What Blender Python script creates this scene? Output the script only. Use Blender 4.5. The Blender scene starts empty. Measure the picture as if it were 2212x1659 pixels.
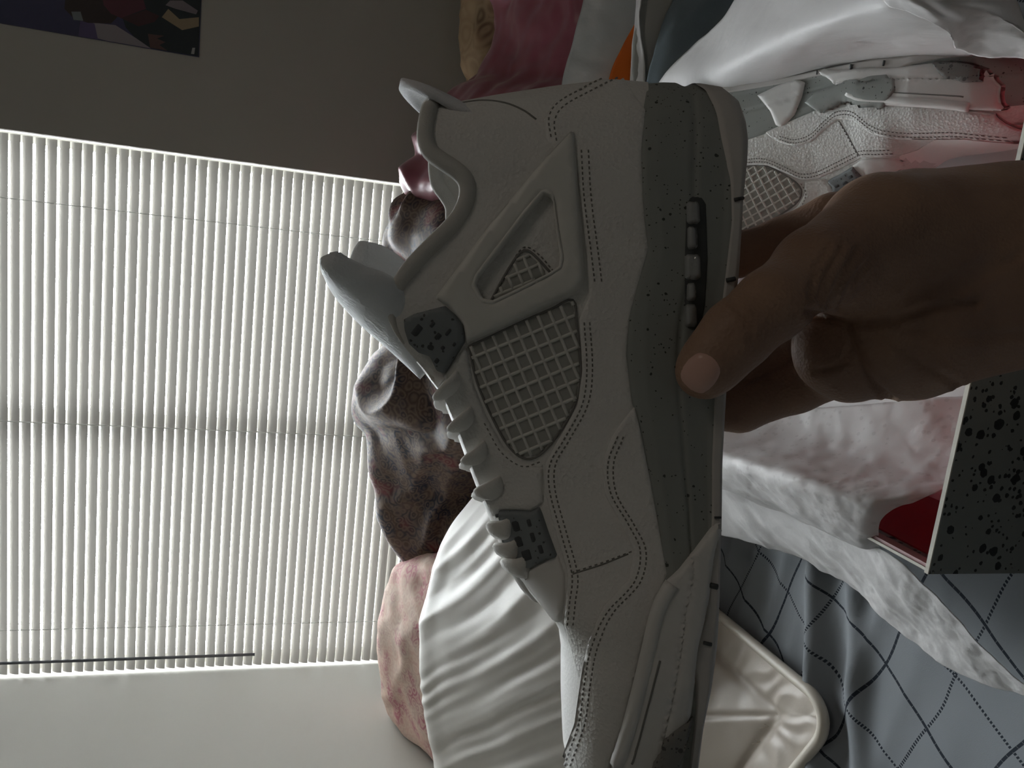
import bpy, bmesh, math, random
import numpy as np
from mathutils import Vector, Matrix, noise
from mathutils.bvhtree import BVHTree
from mathutils.geometry import delaunay_2d_cdt

S = bpy.context.scene
COL = S.collection
random.seed(3)

# ------------------------------------------------------------------ camera
F, CX, CY = 1661.0, 1106.0, 829.5            # focal length and centre, for a 2212 x 1659 frame
n_ = np.array([5594., -366., -1661.]); n_ /= np.linalg.norm(n_)
h_ = np.array([-1106., -9428., -1661.]); h_ /= np.linalg.norm(h_)
Zc = -n_; Xc = -h_; Xc = Xc - Zc * (Xc @ Zc); Xc /= np.linalg.norm(Xc); Yc = np.cross(Zc, Xc)
RW = np.array([Xc, Yc, Zc])                  # camera axes -> room axes
EYE = np.array([0., 0., 1.15])
cam = bpy.data.cameras.new('camera'); camo = bpy.data.objects.new('camera', cam); COL.objects.link(camo)
cam.sensor_width = 36.0; cam.lens = 36.0 * F / 2212.0; cam.clip_start = 0.02
M4 = Matrix.Identity(4)
for i in range(3):
    for j in range(3): M4[i][j] = RW[i, j]
    M4[i][3] = EYE[i]
camo.matrix_world = M4
S.camera = camo

# ------------------------------------------------------------------ light
S.view_settings.view_transform = 'Standard'; S.view_settings.look = 'None'
S.view_settings.exposure = 0.0; S.view_settings.gamma = 1.0; S.view_settings.use_curve_mapping = False
w = bpy.data.worlds.new('overcast_sky'); S.world = w; w.use_nodes = True
bg = w.node_tree.nodes['Background']; bg.inputs[0].default_value = (0.93, 0.96, 1.0, 1); bg.inputs[1].default_value = 48.0
S.cycles.max_bounces = 12; S.cycles.diffuse_bounces = 6; S.cycles.transparent_max_bounces = 24
S.cycles.sample_clamp_indirect = 6.0

WALL_Y = 1.6; XL = -0.974; XR_WIN = 0.103; REC = 0.05
def area(name, loc, rot, sx, sy, power, color, portal=False):
    l = bpy.data.lights.new(name, 'AREA'); l.shape = 'RECTANGLE'; l.size = sx; l.size_y = sy
    l.energy = power; l.color = color
    if portal: l.cycles.is_portal = True
    o = bpy.data.objects.new(name, l); o.location = loc; o.rotation_euler = rot; COL.objects.link(o); return o
area('window_portal', ((XL + XR_WIN) / 2, WALL_Y + 0.13, 1.44), (math.radians(-90), 0, 0), 1.10, 1.16, 1.0, (1, 1, 1), portal=True)
area('warm_fill_light', (1.05, .05, 2.40), (0, 0, 0), .40, .40, 2.0, (1.0, .87, .74))  # unseen warm light, added to fill in the wall and shoe

# ------------------------------------------------------------------ pixel <-> room helpers
def ray(x, y): return RW @ np.array([(x - CX) / F, -(y - CY) / F, -1.0])
def PD(x, y, d): return EYE + ray(x, y) * d
def PY(x, y, v): r = ray(x, y); return EYE + r * ((v - EYE[1]) / r[1])
def PZ(x, y, v): r = ray(x, y); return EYE + r * ((v - EYE[2]) / r[2])

# ------------------------------------------------------------------ object helpers
def tag(o, label=None, cat=None, group=None, kind=None):
    if label: o['label'] = label
    if cat: o['category'] = cat
    if group: o['group'] = group
    if kind: o['kind'] = kind
    return o
def empty(name, loc, label, cat, group=None):
    o = bpy.data.objects.new(name, None); o.location = loc; o.empty_display_size = 0.02; COL.objects.link(o)
    return tag(o, label, cat, group)
def mk(name, V, Fc, mats, parent=None, smooth=True, origin=None, mi=None, fixn=False):
    """one mesh object; V are room coordinates (or the parent's local ones for shoe parts)"""
    V = np.array(V, dtype=float).reshape(-1, 3)
    if parent is not None: off = np.array(origin if origin is not None else parent.location)
    elif origin is not None: off = np.array(origin)
    else: off = np.array([(V[:, 0].min() + V[:, 0].max()) / 2, (V[:, 1].min() + V[:, 1].max()) / 2, V[:, 2].min()])
    me = bpy.data.meshes.new(name); me.from_pydata((V - off).tolist(), [], [tuple(int(i) for i in f) for f in Fc])
    if not isinstance(mats, (list, tuple)): mats = [mats]
    for m in mats: me.materials.append(m)
    if mi is not None: me.polygons.foreach_set('material_index', mi)
    if fixn:
        bm = bmesh.new(); bm.from_mesh(me); bmesh.ops.recalc_face_normals(bm, faces=bm.faces); bm.to_mesh(me); bm.free()
    if smooth: me.polygons.foreach_set('use_smooth', [True] * len(me.polygons))
    me.update()
    o = bpy.data.objects.new(name, me); COL.objects.link(o)
    if parent is not None: o.parent = parent
    else: o.location = off
    return o
def box_vf(x0, x1, y0, y1, z0, z1):
    V = [(x, y, z) for z in (z0, z1) for y in (y0, y1) for x in (x0, x1)]
    Fc = [(0, 2, 3, 1), (4, 5, 7, 6), (0, 1, 5, 4), (2, 6, 7, 3), (0, 4, 6, 2), (1, 3, 7, 5)]
    return V, Fc
def grid_faces(nu, nv, closed_u=False):
    Fc = []
    for i in range(nu if closed_u else nu - 1):
        for j in range(nv - 1):
            a = i * nv + j; b = ((i + 1) % nu) * nv + j
            Fc.append((a, b, b + 1, a + 1))
    return Fc
def cr_weights(n, m):
    """Catmull-Rom sampling matrix: m samples through n control points"""
    Wt = np.zeros((m, n))
    for k in range(m):
        t = k * (n - 1) / (m - 1); i = min(int(t), n - 2); u = t - i
        c = [-.5 * u**3 + u**2 - .5 * u, 1.5 * u**3 - 2.5 * u**2 + 1, -1.5 * u**3 + 2 * u**2 + .5 * u, .5 * u**3 - .5 * u**2]
        for q in range(4):
            idx = i - 1 + q
            if idx < 0: Wt[k, 0] += 2 * c[q]; Wt[k, 1] -= c[q]
            elif idx > n - 1: Wt[k, n - 1] += 2 * c[q]; Wt[k, n - 2] -= c[q]
            else: Wt[k, idx] += c[q]
    return Wt
def net_points(net, nu, nv):
    N = np.array(net, float)
    return np.einsum('ui,ijk,vj->uvk', cr_weights(N.shape[0], nu), N, cr_weights(N.shape[1], nv))
def grid_normals(G):
    du = np.gradient(G, axis=0); dv = np.gradient(G, axis=1)
    nn = np.cross(du, dv); nn /= (np.linalg.norm(nn, axis=2, keepdims=True) + 1e-12); return nn
def surf(name, net, nu, nv, mat, parent=None, disp=None, thick=0.0, face=None):
    """smooth sheet through a net of room points; disp(u, v, p) moves it along its normal"""
    G = net_points(net, nu, nv); Nn = grid_normals(G)
    if face is not None:
        mid = Nn[nu // 2, nv // 2]
        if mid @ np.array(face) < 0: Nn = -Nn
    if disp is not None:
        for i in range(nu):
            for j in range(nv):
                G[i, j] += Nn[i, j] * disp(i / (nu - 1), j / (nv - 1), G[i, j])
    o = mk(name, G.reshape(-1, 3), grid_faces(nu, nv), mat, parent)
    if thick:
        m = o.modifiers.new('thickness', 'SOLIDIFY'); m.thickness = thick; m.offset = 0
    return o
def fnoise(p, s, octv=3):
    return noise.fractal(Vector((p[0] * s, p[1] * s, p[2] * s)), 1.0, 2.0, octv)
def ridge(x, sharp=2.0):
    return (1 - abs((x % 1.0) * 2 - 1)) ** sharp
def tube_vf(path, rad, nseg=8, flat=1.0, up=None, cap=True):
    P = [Vector(p) for p in path]; n = len(P); V = []; Fc = []
    if not hasattr(rad, '__len__'): rad = [rad] * n
    nrm = None
    for i in range(n):
        t = (P[min(i + 1, n - 1)] - P[max(i - 1, 0)]).normalized()
        if nrm is None:
            u = Vector(up) if up is not None else (Vector((0, 0, 1)) if abs(t.z) < .9 else Vector((1, 0, 0)))
            nrm = (u - t * u.dot(t)).normalized()
        else:
            nrm = (nrm - t * nrm.dot(t)).normalized()
        bn = t.cross(nrm)
        for k in range(nseg):
            a = 2 * math.pi * k / nseg
            V.append(tuple(P[i] + nrm * (math.cos(a) * rad[i] * flat) + bn * (math.sin(a) * rad[i])))
    for i in range(n - 1):
        for k in range(nseg):
            a = i * nseg + k; b = i * nseg + (k + 1) % nseg
            Fc.append((a, b, b + nseg, a + nseg))
    if cap:
        Fc.append(tuple(range(nseg))[::-1]); Fc.append(tuple((n - 1) * nseg + k for k in range(nseg)))
    return V, Fc
def join_vf(parts):
    V = []; Fc = []
    for v, f in parts:
        o = len(V); V += [tuple(p) for p in v]; Fc += [tuple(i + o for i in q) for q in f]
    return V, Fc

# ------------------------------------------------------------------ materials
MATS = {}
def mat(name, col, rough=0.6, spec=0.4, build=None, **kw):
    m = bpy.data.materials.new(name); m.use_nodes = True; nt = m.node_tree
    b = nt.nodes['Principled BSDF']
    b.inputs['Base Color'].default_value = (*col, 1); b.inputs['Roughness'].default_value = rough
    b.inputs['Specular IOR Level'].default_value = spec
    for k, v in kw.items(): b.inputs[k.replace('_', ' ')].default_value = v
    if build: build(nt, b)
    MATS[name] = m
    return m
def node(nt, t, **kw):
    nd = nt.nodes.new(t)
    for k, v in kw.items():
        if k.startswith('i_'): nd.inputs[k[2:].replace('_', ' ')].default_value = v
        else: setattr(nd, k, v)
    return nd
def objcoord(nt): return node(nt, 'ShaderNodeTexCoord').outputs['Object']
def ramp(nt, fac, stops, interp='LINEAR'):
    r = node(nt, 'ShaderNodeValToRGB'); r.color_ramp.interpolation = interp
    e = r.color_ramp.elements
    while len(e) < len(stops): e.new(0.5)
    for k, (p, c) in enumerate(stops):
        e[k].position = p; e[k].color = (*c, 1) if len(c) == 3 else c
    nt.links.new(fac, r.inputs[0]); return r.outputs[0]
def bump(nt, b, h, strength, dist):
    bp = node(nt, 'ShaderNodeBump'); bp.inputs['Strength'].default_value = strength; bp.inputs['Distance'].default_value = dist
    nt.links.new(h, bp.inputs['Height']); nt.links.new(bp.outputs[0], b.inputs['Normal'])
def tex(nt, kind, scale, co=None, **kw):
    t = node(nt, kind); t.inputs['Scale'].default_value = scale
    for k, v in kw.items():
        if k in t.inputs: t.inputs[k].default_value = v
        else: setattr(t, k, v)
    nt.links.new(co if co is not None else objcoord(nt), t.inputs['Vector']); return t
def mixc(nt, fac, a, b):
    m = node(nt, 'ShaderNodeMix', data_type='RGBA')
    for s, v in ((0, fac), (6, a), (7, b)):
        if hasattr(v, 'is_linked'): nt.links.new(v, m.inputs[s])
        elif s == 0: m.inputs[s].default_value = v
        else: m.inputs[s].default_value = (*v, 1)
    return m.outputs[2]
def mth(nt, op, a, b=None):
    m = node(nt, 'ShaderNodeMath', operation=op)
    for s, v in ((0, a), (1, b)):
        if v is None: continue
        if hasattr(v, 'is_linked'): nt.links.new(v, m.inputs[s])
        else: m.inputs[s].default_value = v
    return m.outputs[0]

def leather(scale, st):
    def f(nt, b):
        co = objcoord(nt)
        v = tex(nt, 'ShaderNodeTexVoronoi', scale, co)
        n2 = tex(nt, 'ShaderNodeTexNoise', scale * 2.5, co)
        bump(nt, b, mth(nt, 'ADD', v.outputs['Distance'], mth(nt, 'MULTIPLY', n2.outputs['Fac'], .5)), st, 0.0006)
    return f
def speckle(base, dark, scale, thr):
    def f(nt, b):
        co = objcoord(nt)
        nz = tex(nt, 'ShaderNodeTexNoise', scale * 1.3, co, Detail=2.0)
        mp = node(nt, 'ShaderNodeVectorMath', operation='MULTIPLY_ADD')
        nt.links.new(nz.outputs['Color'], mp.inputs[0]); mp.inputs[1].default_value = (.5 / scale,) * 3; nt.links.new(co, mp.inputs[2])
        v = tex(nt, 'ShaderNodeTexVoronoi', scale, mp.outputs[0])
        big = tex(nt, 'ShaderNodeTexVoronoi', scale * .45, mp.outputs[0])
        cl = tex(nt, 'ShaderNodeTexNoise', scale * .12, co)
        th = mth(nt, 'MULTIPLY', cl.outputs['Fac'], thr * 2)
        a = mth(nt, 'LESS_THAN', v.outputs['Distance'], th)
        # only some cells carry a speck
        sep = node(nt, 'ShaderNodeSeparateColor'); nt.links.new(v.outputs['Color'], sep.inputs[0])
        a = mth(nt, 'MULTIPLY', a, mth(nt, 'GREATER_THAN', sep.outputs[0], .45))
        sp2 = node(nt, 'ShaderNodeSeparateColor'); nt.links.new(big.outputs['Color'], sp2.inputs[0])
        a2 = mth(nt, 'MULTIPLY', mth(nt, 'LESS_THAN', big.outputs['Distance'], th), mth(nt, 'GREATER_THAN', sp2.outputs[1], .6))
        nt.links.new(mixc(nt, mth(nt, 'MAXIMUM', a, a2), base, dark), b.inputs['Base Color'])
    return f
def fabric(scale, st, dist=.0004):
    def f(nt, b): bump(nt, b, tex(nt, 'ShaderNodeTexNoise', scale, None, Detail=4.0).outputs['Fac'], st, dist)
    return f

mat('white_leather', (.68, .675, .655), .52, .35, leather(640, .45))
mat('smooth_white', (.68, .67, .65), .5, .35, fabric(900, .15))
mat('toe_leather', (.86, .86, .84), .6, .3, fabric(700, .35))
mat('collar_fabric', (.55, .54, .51), .9, .1, fabric(1500, .6))
mat('tongue_leather', (.74, .77, .80), .55, .3, leather(600, .4))
mat('tab_fabric', (.70, .70, .72), .95, .1, fabric(1400, .9))
mat('cement_grey', (.27, .285, .27), .62, .3, speckle((.27, .285, .27), (.05, .053, .052), 560, .155))
mat('plate_grey', (.20, .22, .23), .5, .4, speckle((.20, .22, .23), (.06, .065, .07), 420, .2))
mat('plate_cut', (.06, .065, .07), .6)
mat('outsole_grey', (.52, .50, .48), .6, .3)
mat('toe_rubber', (.20, .195, .185), .7, .3, speckle((.2, .195, .185), (.09, .09, .085), 620, .3))
mat('net_plastic', (.62, .62, .58), .5, .35)
mat('net_back', (.36, .36, .335), .85, .1)
mat('stitch', (.20, .195, .185), .8)  # dark tone takes in the shadow of the stitch holes
mat('lace', (.76, .75, .72), .85, .2, fabric(1200, .7))
mat('wing_plastic', (.66, .655, .62), .42, .4)
mat('recess', (.055, .06, .06), .5)
mat('air_clear', (.30, .31, .31), .10, .9, None, Coat_Weight=1.0)
def skin(nt, b):
    co = objcoord(nt)
    n1 = tex(nt, 'ShaderNodeTexNoise', 22, co, Detail=3.0)
    nt.links.new(ramp(nt, n1.outputs['Fac'], [(.3, (.24, .145, .105)), (.7, (.36, .225, .15))]), b.inputs['Base Color'])
    mp = node(nt, 'ShaderNodeMapping'); mp.inputs['Scale'].default_value = (1, 1, 1); nt.links.new(co, mp.inputs[0])
    v = tex(nt, 'ShaderNodeTexVoronoi', 700, co); n2 = tex(nt, 'ShaderNodeTexNoise', 160, co, Detail=4.0)
    bump(nt, b, mth(nt, 'ADD', v.outputs['Distance'], n2.outputs['Fac']), .35, .0008)
mat('brown_skin', (.10, .06, .042), .55, .35, skin)
mat('nail', (.58, .36, .29), .32, .5)
mat('wall_paint', (.475, .46, .42), .85, .15, fabric(60, .08, .002))
mat('ceiling_paint', (.72, .71, .68), .9, .1, fabric(40, .1, .002))
mat('floor_carpet', (.30, .27, .23), .95, .1, fabric(300, .6, .003))
mat('trim_white', (.80, .80, .77), .5, .4)
def slatm(nt, b):
    out = nt.nodes['Material Output']
    tr = node(nt, 'ShaderNodeBsdfTranslucent'); tr.inputs[0].default_value = (.74, .70, .63, 1)
    mx = node(nt, 'ShaderNodeMixShader'); mx.inputs[0].default_value = .018
    nt.links.new(b.outputs[0], mx.inputs[1]); nt.links.new(tr.outputs[0], mx.inputs[2]); nt.links.new(mx.outputs[0], out.inputs[0])
mat('slat_vinyl', (.34, .325, .30), .45, .4, slatm)
def cordm(nt, b):
    out = nt.nodes['Material Output']
    tr = node(nt, 'ShaderNodeBsdfTranslucent'); tr.inputs[0].default_value = (.9, .9, .88, 1)
    mx = node(nt, 'ShaderNodeMixShader'); mx.inputs[0].default_value = .5
    nt.links.new(b.outputs[0], mx.inputs[1]); nt.links.new(tr.outputs[0], mx.inputs[2]); nt.links.new(mx.outputs[0], out.inputs[0])
mat('cord_white', (.85, .85, .83), .8, .4, cordm)
mat('wand_plastic', (.16, .17, .19), .25, .5)
def glassm(nt, b):
    out = nt.nodes['Material Output']
    tp = node(nt, 'ShaderNodeBsdfTransparent'); tp.inputs[0].default_value = (.97, .985, .98, 1)
    gl = node(nt, 'ShaderNodeBsdfGlossy'); gl.inputs['Roughness'].default_value = .02
    fr = node(nt, 'ShaderNodeFresnel'); fr.inputs[0].default_value = 1.45
    mx = node(nt, 'ShaderNodeMixShader'); nt.links.new(fr.outputs[0], mx.inputs[0])
    nt.links.new(tp.outputs[0], mx.inputs[1]); nt.links.new(gl.outputs[0], mx.inputs[2]); nt.links.new(mx.outputs[0], out.inputs[0])
mat('window_glass', (1, 1, 1), .05, .5, glassm)
def sheetm(nt, b):
    # grey cotton printed with two families of dashed diamond lines (flat print)
    co = objcoord(nt)
    wob = tex(nt, 'ShaderNodeTexNoise', 9, co, Detail=1.0)
    vm = node(nt, 'ShaderNodeVectorMath', operation='MULTIPLY_ADD'); nt.links.new(wob.outputs['Color'], vm.inputs[0])
    vm.inputs[1].default_value = (.035, .035, 0); nt.links.new(co, vm.inputs[2]); co = vm.outputs[0]
    def dot(v):
        d = node(nt, 'ShaderNodeVectorMath', operation='DOT_PRODUCT'); nt.links.new(co, d.inputs[0]); d.inputs[1].default_value = v
        return d.outputs['Value']
    def fam(across, along, sp, off, width, dash):
        u = mth(nt, 'ADD', mth(nt, 'DIVIDE', dot(across), sp), off)
        fr = mth(nt, 'ABSOLUTE', mth(nt, 'SUBTRACT', mth(nt, 'FRACT', u), .5))
        line = mth(nt, 'LESS_THAN', fr, width / sp)
        par = mth(nt, 'GREATER_THAN', mth(nt, 'FRACT', mth(nt, 'MULTIPLY', mth(nt, 'FLOOR', u), .5)), .25)
        v = mth(nt, 'FRACT', mth(nt, 'DIVIDE', dot(along), dash))
        v2 = mth(nt, 'FRACT', mth(nt, 'DIVIDE', dot(along), dash * .45))
        dashes = mth(nt, 'LESS_THAN', mth(nt, 'ADD', mth(nt, 'MULTIPLY', par, v2), mth(nt, 'MULTIPLY', mth(nt, 'SUBTRACT', 1.0, par), mth(nt, 'MULTIPLY', v, .62))), .6)
        return mth(nt, 'MULTIPLY', line, dashes)
    a = fam((.92, -.39, 0), (.39, .92, 0), .054, .30, .0013, .0065)
    c = fam((.27, .96, 0), (.96, -.27, 0), .062, .20, .0013, .0065)
    nt.links.new(mixc(nt, mth(nt, 'MAXIMUM', a, c), (.225, .24, .26), (.025, .03, .04)), b.inputs['Base Color'])
    bump(nt, b, tex(nt, 'ShaderNodeTexNoise', 1400).outputs['Fac'], .3, .0004)
mat('sheet_cotton', (.25, .26, .28), .85, .1, sheetm)
mat('mattress_ticking', (.6, .6, .58), .9)
def paisley(cols, sc, through=0.0):
    def f(nt, b):
        co = objcoord(nt)
        n1 = tex(nt, 'ShaderNodeTexNoise', sc * .55, co, Detail=1.5)
        vm = node(nt, 'ShaderNodeVectorMath', operation='MULTIPLY_ADD'); nt.links.new(n1.outputs['Color'], vm.inputs[0])
        vm.inputs[1].default_value = (1.1 / sc,) * 3; nt.links.new(co, vm.inputs[2])
        v = tex(nt, 'ShaderNodeTexVoronoi', sc, vm.outputs[0], feature='F1')
        rings = mth(nt, 'SINE', mth(nt, 'MULTIPLY', v.outputs['Distance'], 17.0))
        rg = mth(nt, 'ADD', mth(nt, 'MULTIPLY', rings, .5), .5)
        big = tex(nt, 'ShaderNodeTexNoise', sc * .22, co, Detail=2.0)
        base = ramp(nt, big.outputs['Fac'], [(.36, cols[0]), (.47, cols[1]), (.58, cols[2]), (.68, cols[3])])
        nt.links.new(mixc(nt, mth(nt, 'MULTIPLY', rg, .6), base, cols[4]), b.inputs['Base Color'])
        if through:
            out = nt.nodes['Material Output']; tr = node(nt, 'ShaderNodeBsdfTranslucent'); nt.links.new(b.inputs['Base Color'].links[0].from_socket, tr.inputs[0])
            mx = node(nt, 'ShaderNodeMixShader'); mx.inputs[0].default_value = through
            nt.links.new(b.outputs[0], mx.inputs[1]); nt.links.new(tr.outputs[0], mx.inputs[2]); nt.links.new(mx.outputs[0], out.inputs[0])
    return f
mat('paisley_dark', (.2, .15, .12), .55, .3, paisley([(.035, .037, .058), (.13, .085, .065), (.045, .04, .05), (.17, .045, .05), (.27, .19, .14)], 60, .12))
mat('paisley_pink', (.5, .3, .26), .75, .3, paisley([(.55, .22, .25), (.76, .54, .45), (.68, .52, .44), (.52, .20, .24), (.84, .70, .58)], 62, .2))
mat('burgundy_satin', (.27, .065, .095), .38, .6, fabric(300, .15), Sheen_Weight=.3)
mat('tan_plush', (.34, .23, .14), .9, .1, paisley([(.14, .09, .06), (.36, .25, .15), (.30, .21, .13), (.12, .08, .06), (.42, .31, .19)], 26))
mat('ivory_satin', (.80, .775, .735), .5, .35, fabric(500, .12))
mat('champagne_satin', (.50, .445, .385), .42, .5, fabric(300, .15))
mat('piping_cord', (.60, .55, .47), .4, .5)
def paper(nt, b):
    out = nt.nodes['Material Output']
    tr = node(nt, 'ShaderNodeBsdfTranslucent'); tr.inputs[0].default_value = (.80, .78, .77, 1)
    mx = node(nt, 'ShaderNodeMixShader'); mx.inputs[0].default_value = .35
    nt.links.new(b.outputs[0], mx.inputs[1]); nt.links.new(tr.outputs[0], mx.inputs[2]); nt.links.new(mx.outputs[0], out.inputs[0])
    bump(nt, b, tex(nt, 'ShaderNodeTexNoise', 55, None, Detail=5.0).outputs['Fac'], .35, .004)
mat('tissue', (.80, .79, .79), .5, .35, paper)
def prn(nt, b):
    paper(nt, b)
    co = objcoord(nt); v = tex(nt, 'ShaderNodeTexVoronoi', 190, co)
    sep = node(nt, 'ShaderNodeSeparateColor'); nt.links.new(v.outputs['Color'], sep.inputs[0])
    a = mth(nt, 'MULTIPLY', mth(nt, 'LESS_THAN', v.outputs['Distance'], .3), mth(nt, 'GREATER_THAN', sep.outputs[0], .55))
    nt.links.new(mixc(nt, mth(nt, 'MULTIPLY', a, .35), (.80, .79, .79), (.45, .43, .43)), b.inputs['Base Color'])
mat('printed_tissue', (.80, .79, .79), .5, .35, prn)
mat('box_speckle', (.06, .07, .065), .6, .3, speckle((.20, .215, .205), (.02, .021, .022), 260, .30))
mat('box_red', (.33, .012, .024), .5, .35)
mat('box_board', (.55, .53, .47), .8)
mat('box_pink', (.42, .27, .27), .6)
mat('mailer_grey', (.60, .635, .655), .38, .5, fabric(60, .35, .003))
mat('mailer_orange', (.75, .16, .02), .5, .3)
mat('slate_cloth', (.16, .20, .23), .8, .2, fabric(400, .5))
mat('mailer_taupe', (.33, .33, .31), .5, .4, fabric(60, .4, .003))

# ------------------------------------------------------------------ the room
def struct(name, V, Fc, m, parent=None, smooth=False):
    o = mk(name, V, Fc, m, parent, smooth)
    if parent is None: o['kind'] = 'structure'
    return o
X2, Y0, ZT = 2.3, -2.0, 2.45
WZ0, WZ1 = 0.86, 2.02
struct('floor', *box_vf(XL - .1, X2 + .1, Y0 - .1, WALL_Y + .12, -.08, 0), MATS['floor_carpet'])
struct('ceiling', *box_vf(XL - .1, X2 + .1, Y0 - .1, WALL_Y + .12, ZT, ZT + .08), MATS['ceiling_paint'])
struct('wall_left', *box_vf(XL - .1, XL, Y0 - .1, WALL_Y + .12, 0, ZT), MATS['wall_paint'])
struct('wall_right', *box_vf(X2, X2 + .1, Y0 - .1, WALL_Y + .12, 0, ZT), MATS['wall_paint'])
struct('wall_front', *box_vf(XL, X2, Y0 - .1, Y0, 0, ZT), MATS['wall_paint'])
struct('wall_back', *join_vf([box_vf(XR_WIN, X2, WALL_Y, WALL_Y + .12, 0, ZT), box_vf(XL, XR_WIN, WALL_Y, WALL_Y + .12, 0, WZ0),
                              box_vf(XL, XR_WIN, WALL_Y, WALL_Y + .12, WZ1, ZT)]), MATS['wall_paint'])
for nm, q in (('baseboard_back', (XL, X2, WALL_Y - .014, WALL_Y, 0, .09)), ('baseboard_left', (XL, XL + .014, Y0, WALL_Y - .014, 0, .09))):
    struct(nm, *box_vf(*q), MATS['trim_white'])
# window: frame, mullion and two panes
win = empty('window_1', ((XL + XR_WIN) / 2, WALL_Y + .10, WZ0), None, None); win['kind'] = 'structure'
fy0, fy1 = WALL_Y + .085, WALL_Y + .118
mk('window_frame', *join_vf([box_vf(XL, XL + .014, fy0, fy1, WZ0, WZ1), box_vf(XR_WIN - .014, XR_WIN, fy0, fy1, WZ0, WZ1),
    box_vf(XL + .014, XR_WIN - .014, fy0, fy1, WZ0, WZ0 + .035), box_vf(XL + .014, XR_WIN - .014, fy0, fy1, WZ1 - .035, WZ1)]), MATS['trim_white'], win, False)
xm = (XL + XR_WIN) / 2
mk('mullion', *box_vf(xm - .015, xm + .015, fy0, fy1, WZ0 + .035, WZ1 - .035), MATS['trim_white'], win, False)
for a_, b_ in ((XL + .014, xm - .015), (xm + .015, XR_WIN - .014)):
    mk('pane', *box_vf(a_, b_, WALL_Y + .100, WALL_Y + .104, WZ0 + .035, WZ1 - .035), MATS['window_glass'], win, False)

# ------------------------------------------------------------------ the mini blind
BY = WALL_Y + .042
bx0, bx1 = XL + .004, XR_WIN - .004
blind = empty('window_blind', ((bx0 + bx1) / 2, BY, WZ0), 'white horizontal mini blind, nearly closed, glowing with daylight in the window', 'blind')
PITCH, SW, TILT = .0198, .0194, math.radians(70)
def slat_vf():
    V = []; n = 7; nx = 9
    for j in range(nx):
        for k in range(n):
            s = (k / (n - 1) - .5) * SW
            crown = .0020 * (1 - (2 * k / (n - 1) - 1) ** 2)
            # local: across the slat s, crown bulging to the room side; room-side edge low
            y = -s * math.cos(TILT) * -1; z = s * math.sin(TILT)
            y -= crown * math.sin(TILT); z += crown * math.cos(TILT)
            V.append((bx0 + (bx1 - bx0) * j / (nx - 1) - (bx0 + bx1) / 2, y, z))
    return V, grid_faces(nx, n)
sv, sf = slat_vf()
sme = None
z = WZ0 + .03; nsl = 0
while z < WZ1 - .05:
    if sme is None:
        so = mk('slat', sv, sf, MATS['slat_vinyl'], blind, True, origin=(0, 0, 0)); sme = so.data
    else:
        so = bpy.data.objects.new('slat', sme); COL.objects.link(so); so.parent = blind
    so.location = (0, 0, z - WZ0)
    so.rotation_euler = (random.uniform(-.02, .02), random.uniform(-.0012, .0012), 0)
    z += PITCH; nsl += 1
mk('head_rail', *box_vf(bx0, bx1, BY - .013, BY + .013, WZ1 - .03, WZ1 - .003), MATS['trim_white'], blind, False)
mk('bottom_rail', *box_vf(bx0, bx1, BY - .012, BY + .012, WZ0 + .003, WZ0 + .014), MATS['trim_white'], blind, False)
def blind_x(px, py): return PY(px, py, BY)[0]
for (p, q) in (((0, 425), (740, 512)), ((0, 905), (780, 940)), ((0, 1353), (810, 1338))):
    xa = (blind_x(*p) + blind_x(*q)) / 2
    pts = []
    nseg = int((WZ1 - WZ0 - .05) / (PITCH / 2))
    v = []; zc = WZ0 + .01; k = 0
    while zc < WZ1 - .03:
        v.append((xa, BY - .0125 - (.0012 if k % 2 else 0), zc)); zc += PITCH / 2; k += 1
    V1, F1 = tube_vf(v, .0011, 5)
    V2, F2 = tube_vf([(a, 2 * BY - b, c) for a, b, c in v], .0011, 5)
    mk('ladder_cord', *join_vf([(V1, F1), (V2, F2)]), MATS['cord_white'], blind)
we = PY(550, 1420, BY - .02); wt = PY(0, 1424, BY - .02)
wx = (we[0] + wt[0]) / 2
mk('tilt_wand', *tube_vf([(wx, BY - .022, we[2]), (wx, BY - .022, (we[2] + WZ1) / 2), (wx, BY - .020, WZ1 - .02)], .0034, 6), MATS['wand_plastic'], blind)

# ------------------------------------------------------------------ the shoe
# local axes: x = heel to toe, y = towards the outer side that faces the lens, z = sole to collar
DC = 0.322
SHX = Matrix(((0, 0, -1), (-1, 0, 0), (0, 1, 0)))          # shoe axes -> camera axes
def LP(x, y, c): d = DC - c; return np.array([(y - CY) * d / F, c, -(x - CX) * d / F])
LEYE = Vector((0, DC, 0)); FRAME = None
def LRAY(x, y):
    if FRAME is not None: return (FRAME @ Vector(ray(x, y))).normalized()
    return Vector(((y - CY) / F, -1.0, -(x - CX) / F)).normalized()

AH = LP(1405, 166, .012)[0]; AT = 0.184
def smooth1(a, k):
    if k < 1: return a
    ker = np.hanning(2 * k + 3)[1:-1]; ker /= ker.sum()
    return np.convolve(np.pad(a, k, mode='edge'), ker, mode='valid')
GX = np.linspace(AH - .01, AT + .01, 900)
def table(rows, smooth):
    p = np.array([LP(x, y, c) for y, x, c in rows]); o = np.argsort(p[:, 0])
    return smooth1(np.interp(GX, p[o, 0], p[o, 2]), smooth)
BASE = table([(150, 1400, .03), (235, 1383, .034), (330, 1375, .036), (450, 1380, .036), (540, 1392, .036), (610, 1370, .037), (680, 1350, .038),
              (760, 1346, .039), (860, 1358, .041), (930, 1378, .043), (1040, 1400, .045), (1100, 1412, .046), (1170, 1422, .047), (1240, 1433, .047),
              (1319, 1396, .047), (1403, 1378, .046), (1487, 1356, .044), (1572, 1332, .040), (1656, 1308, .03), (1760, 1296, .01)], 8)
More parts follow.
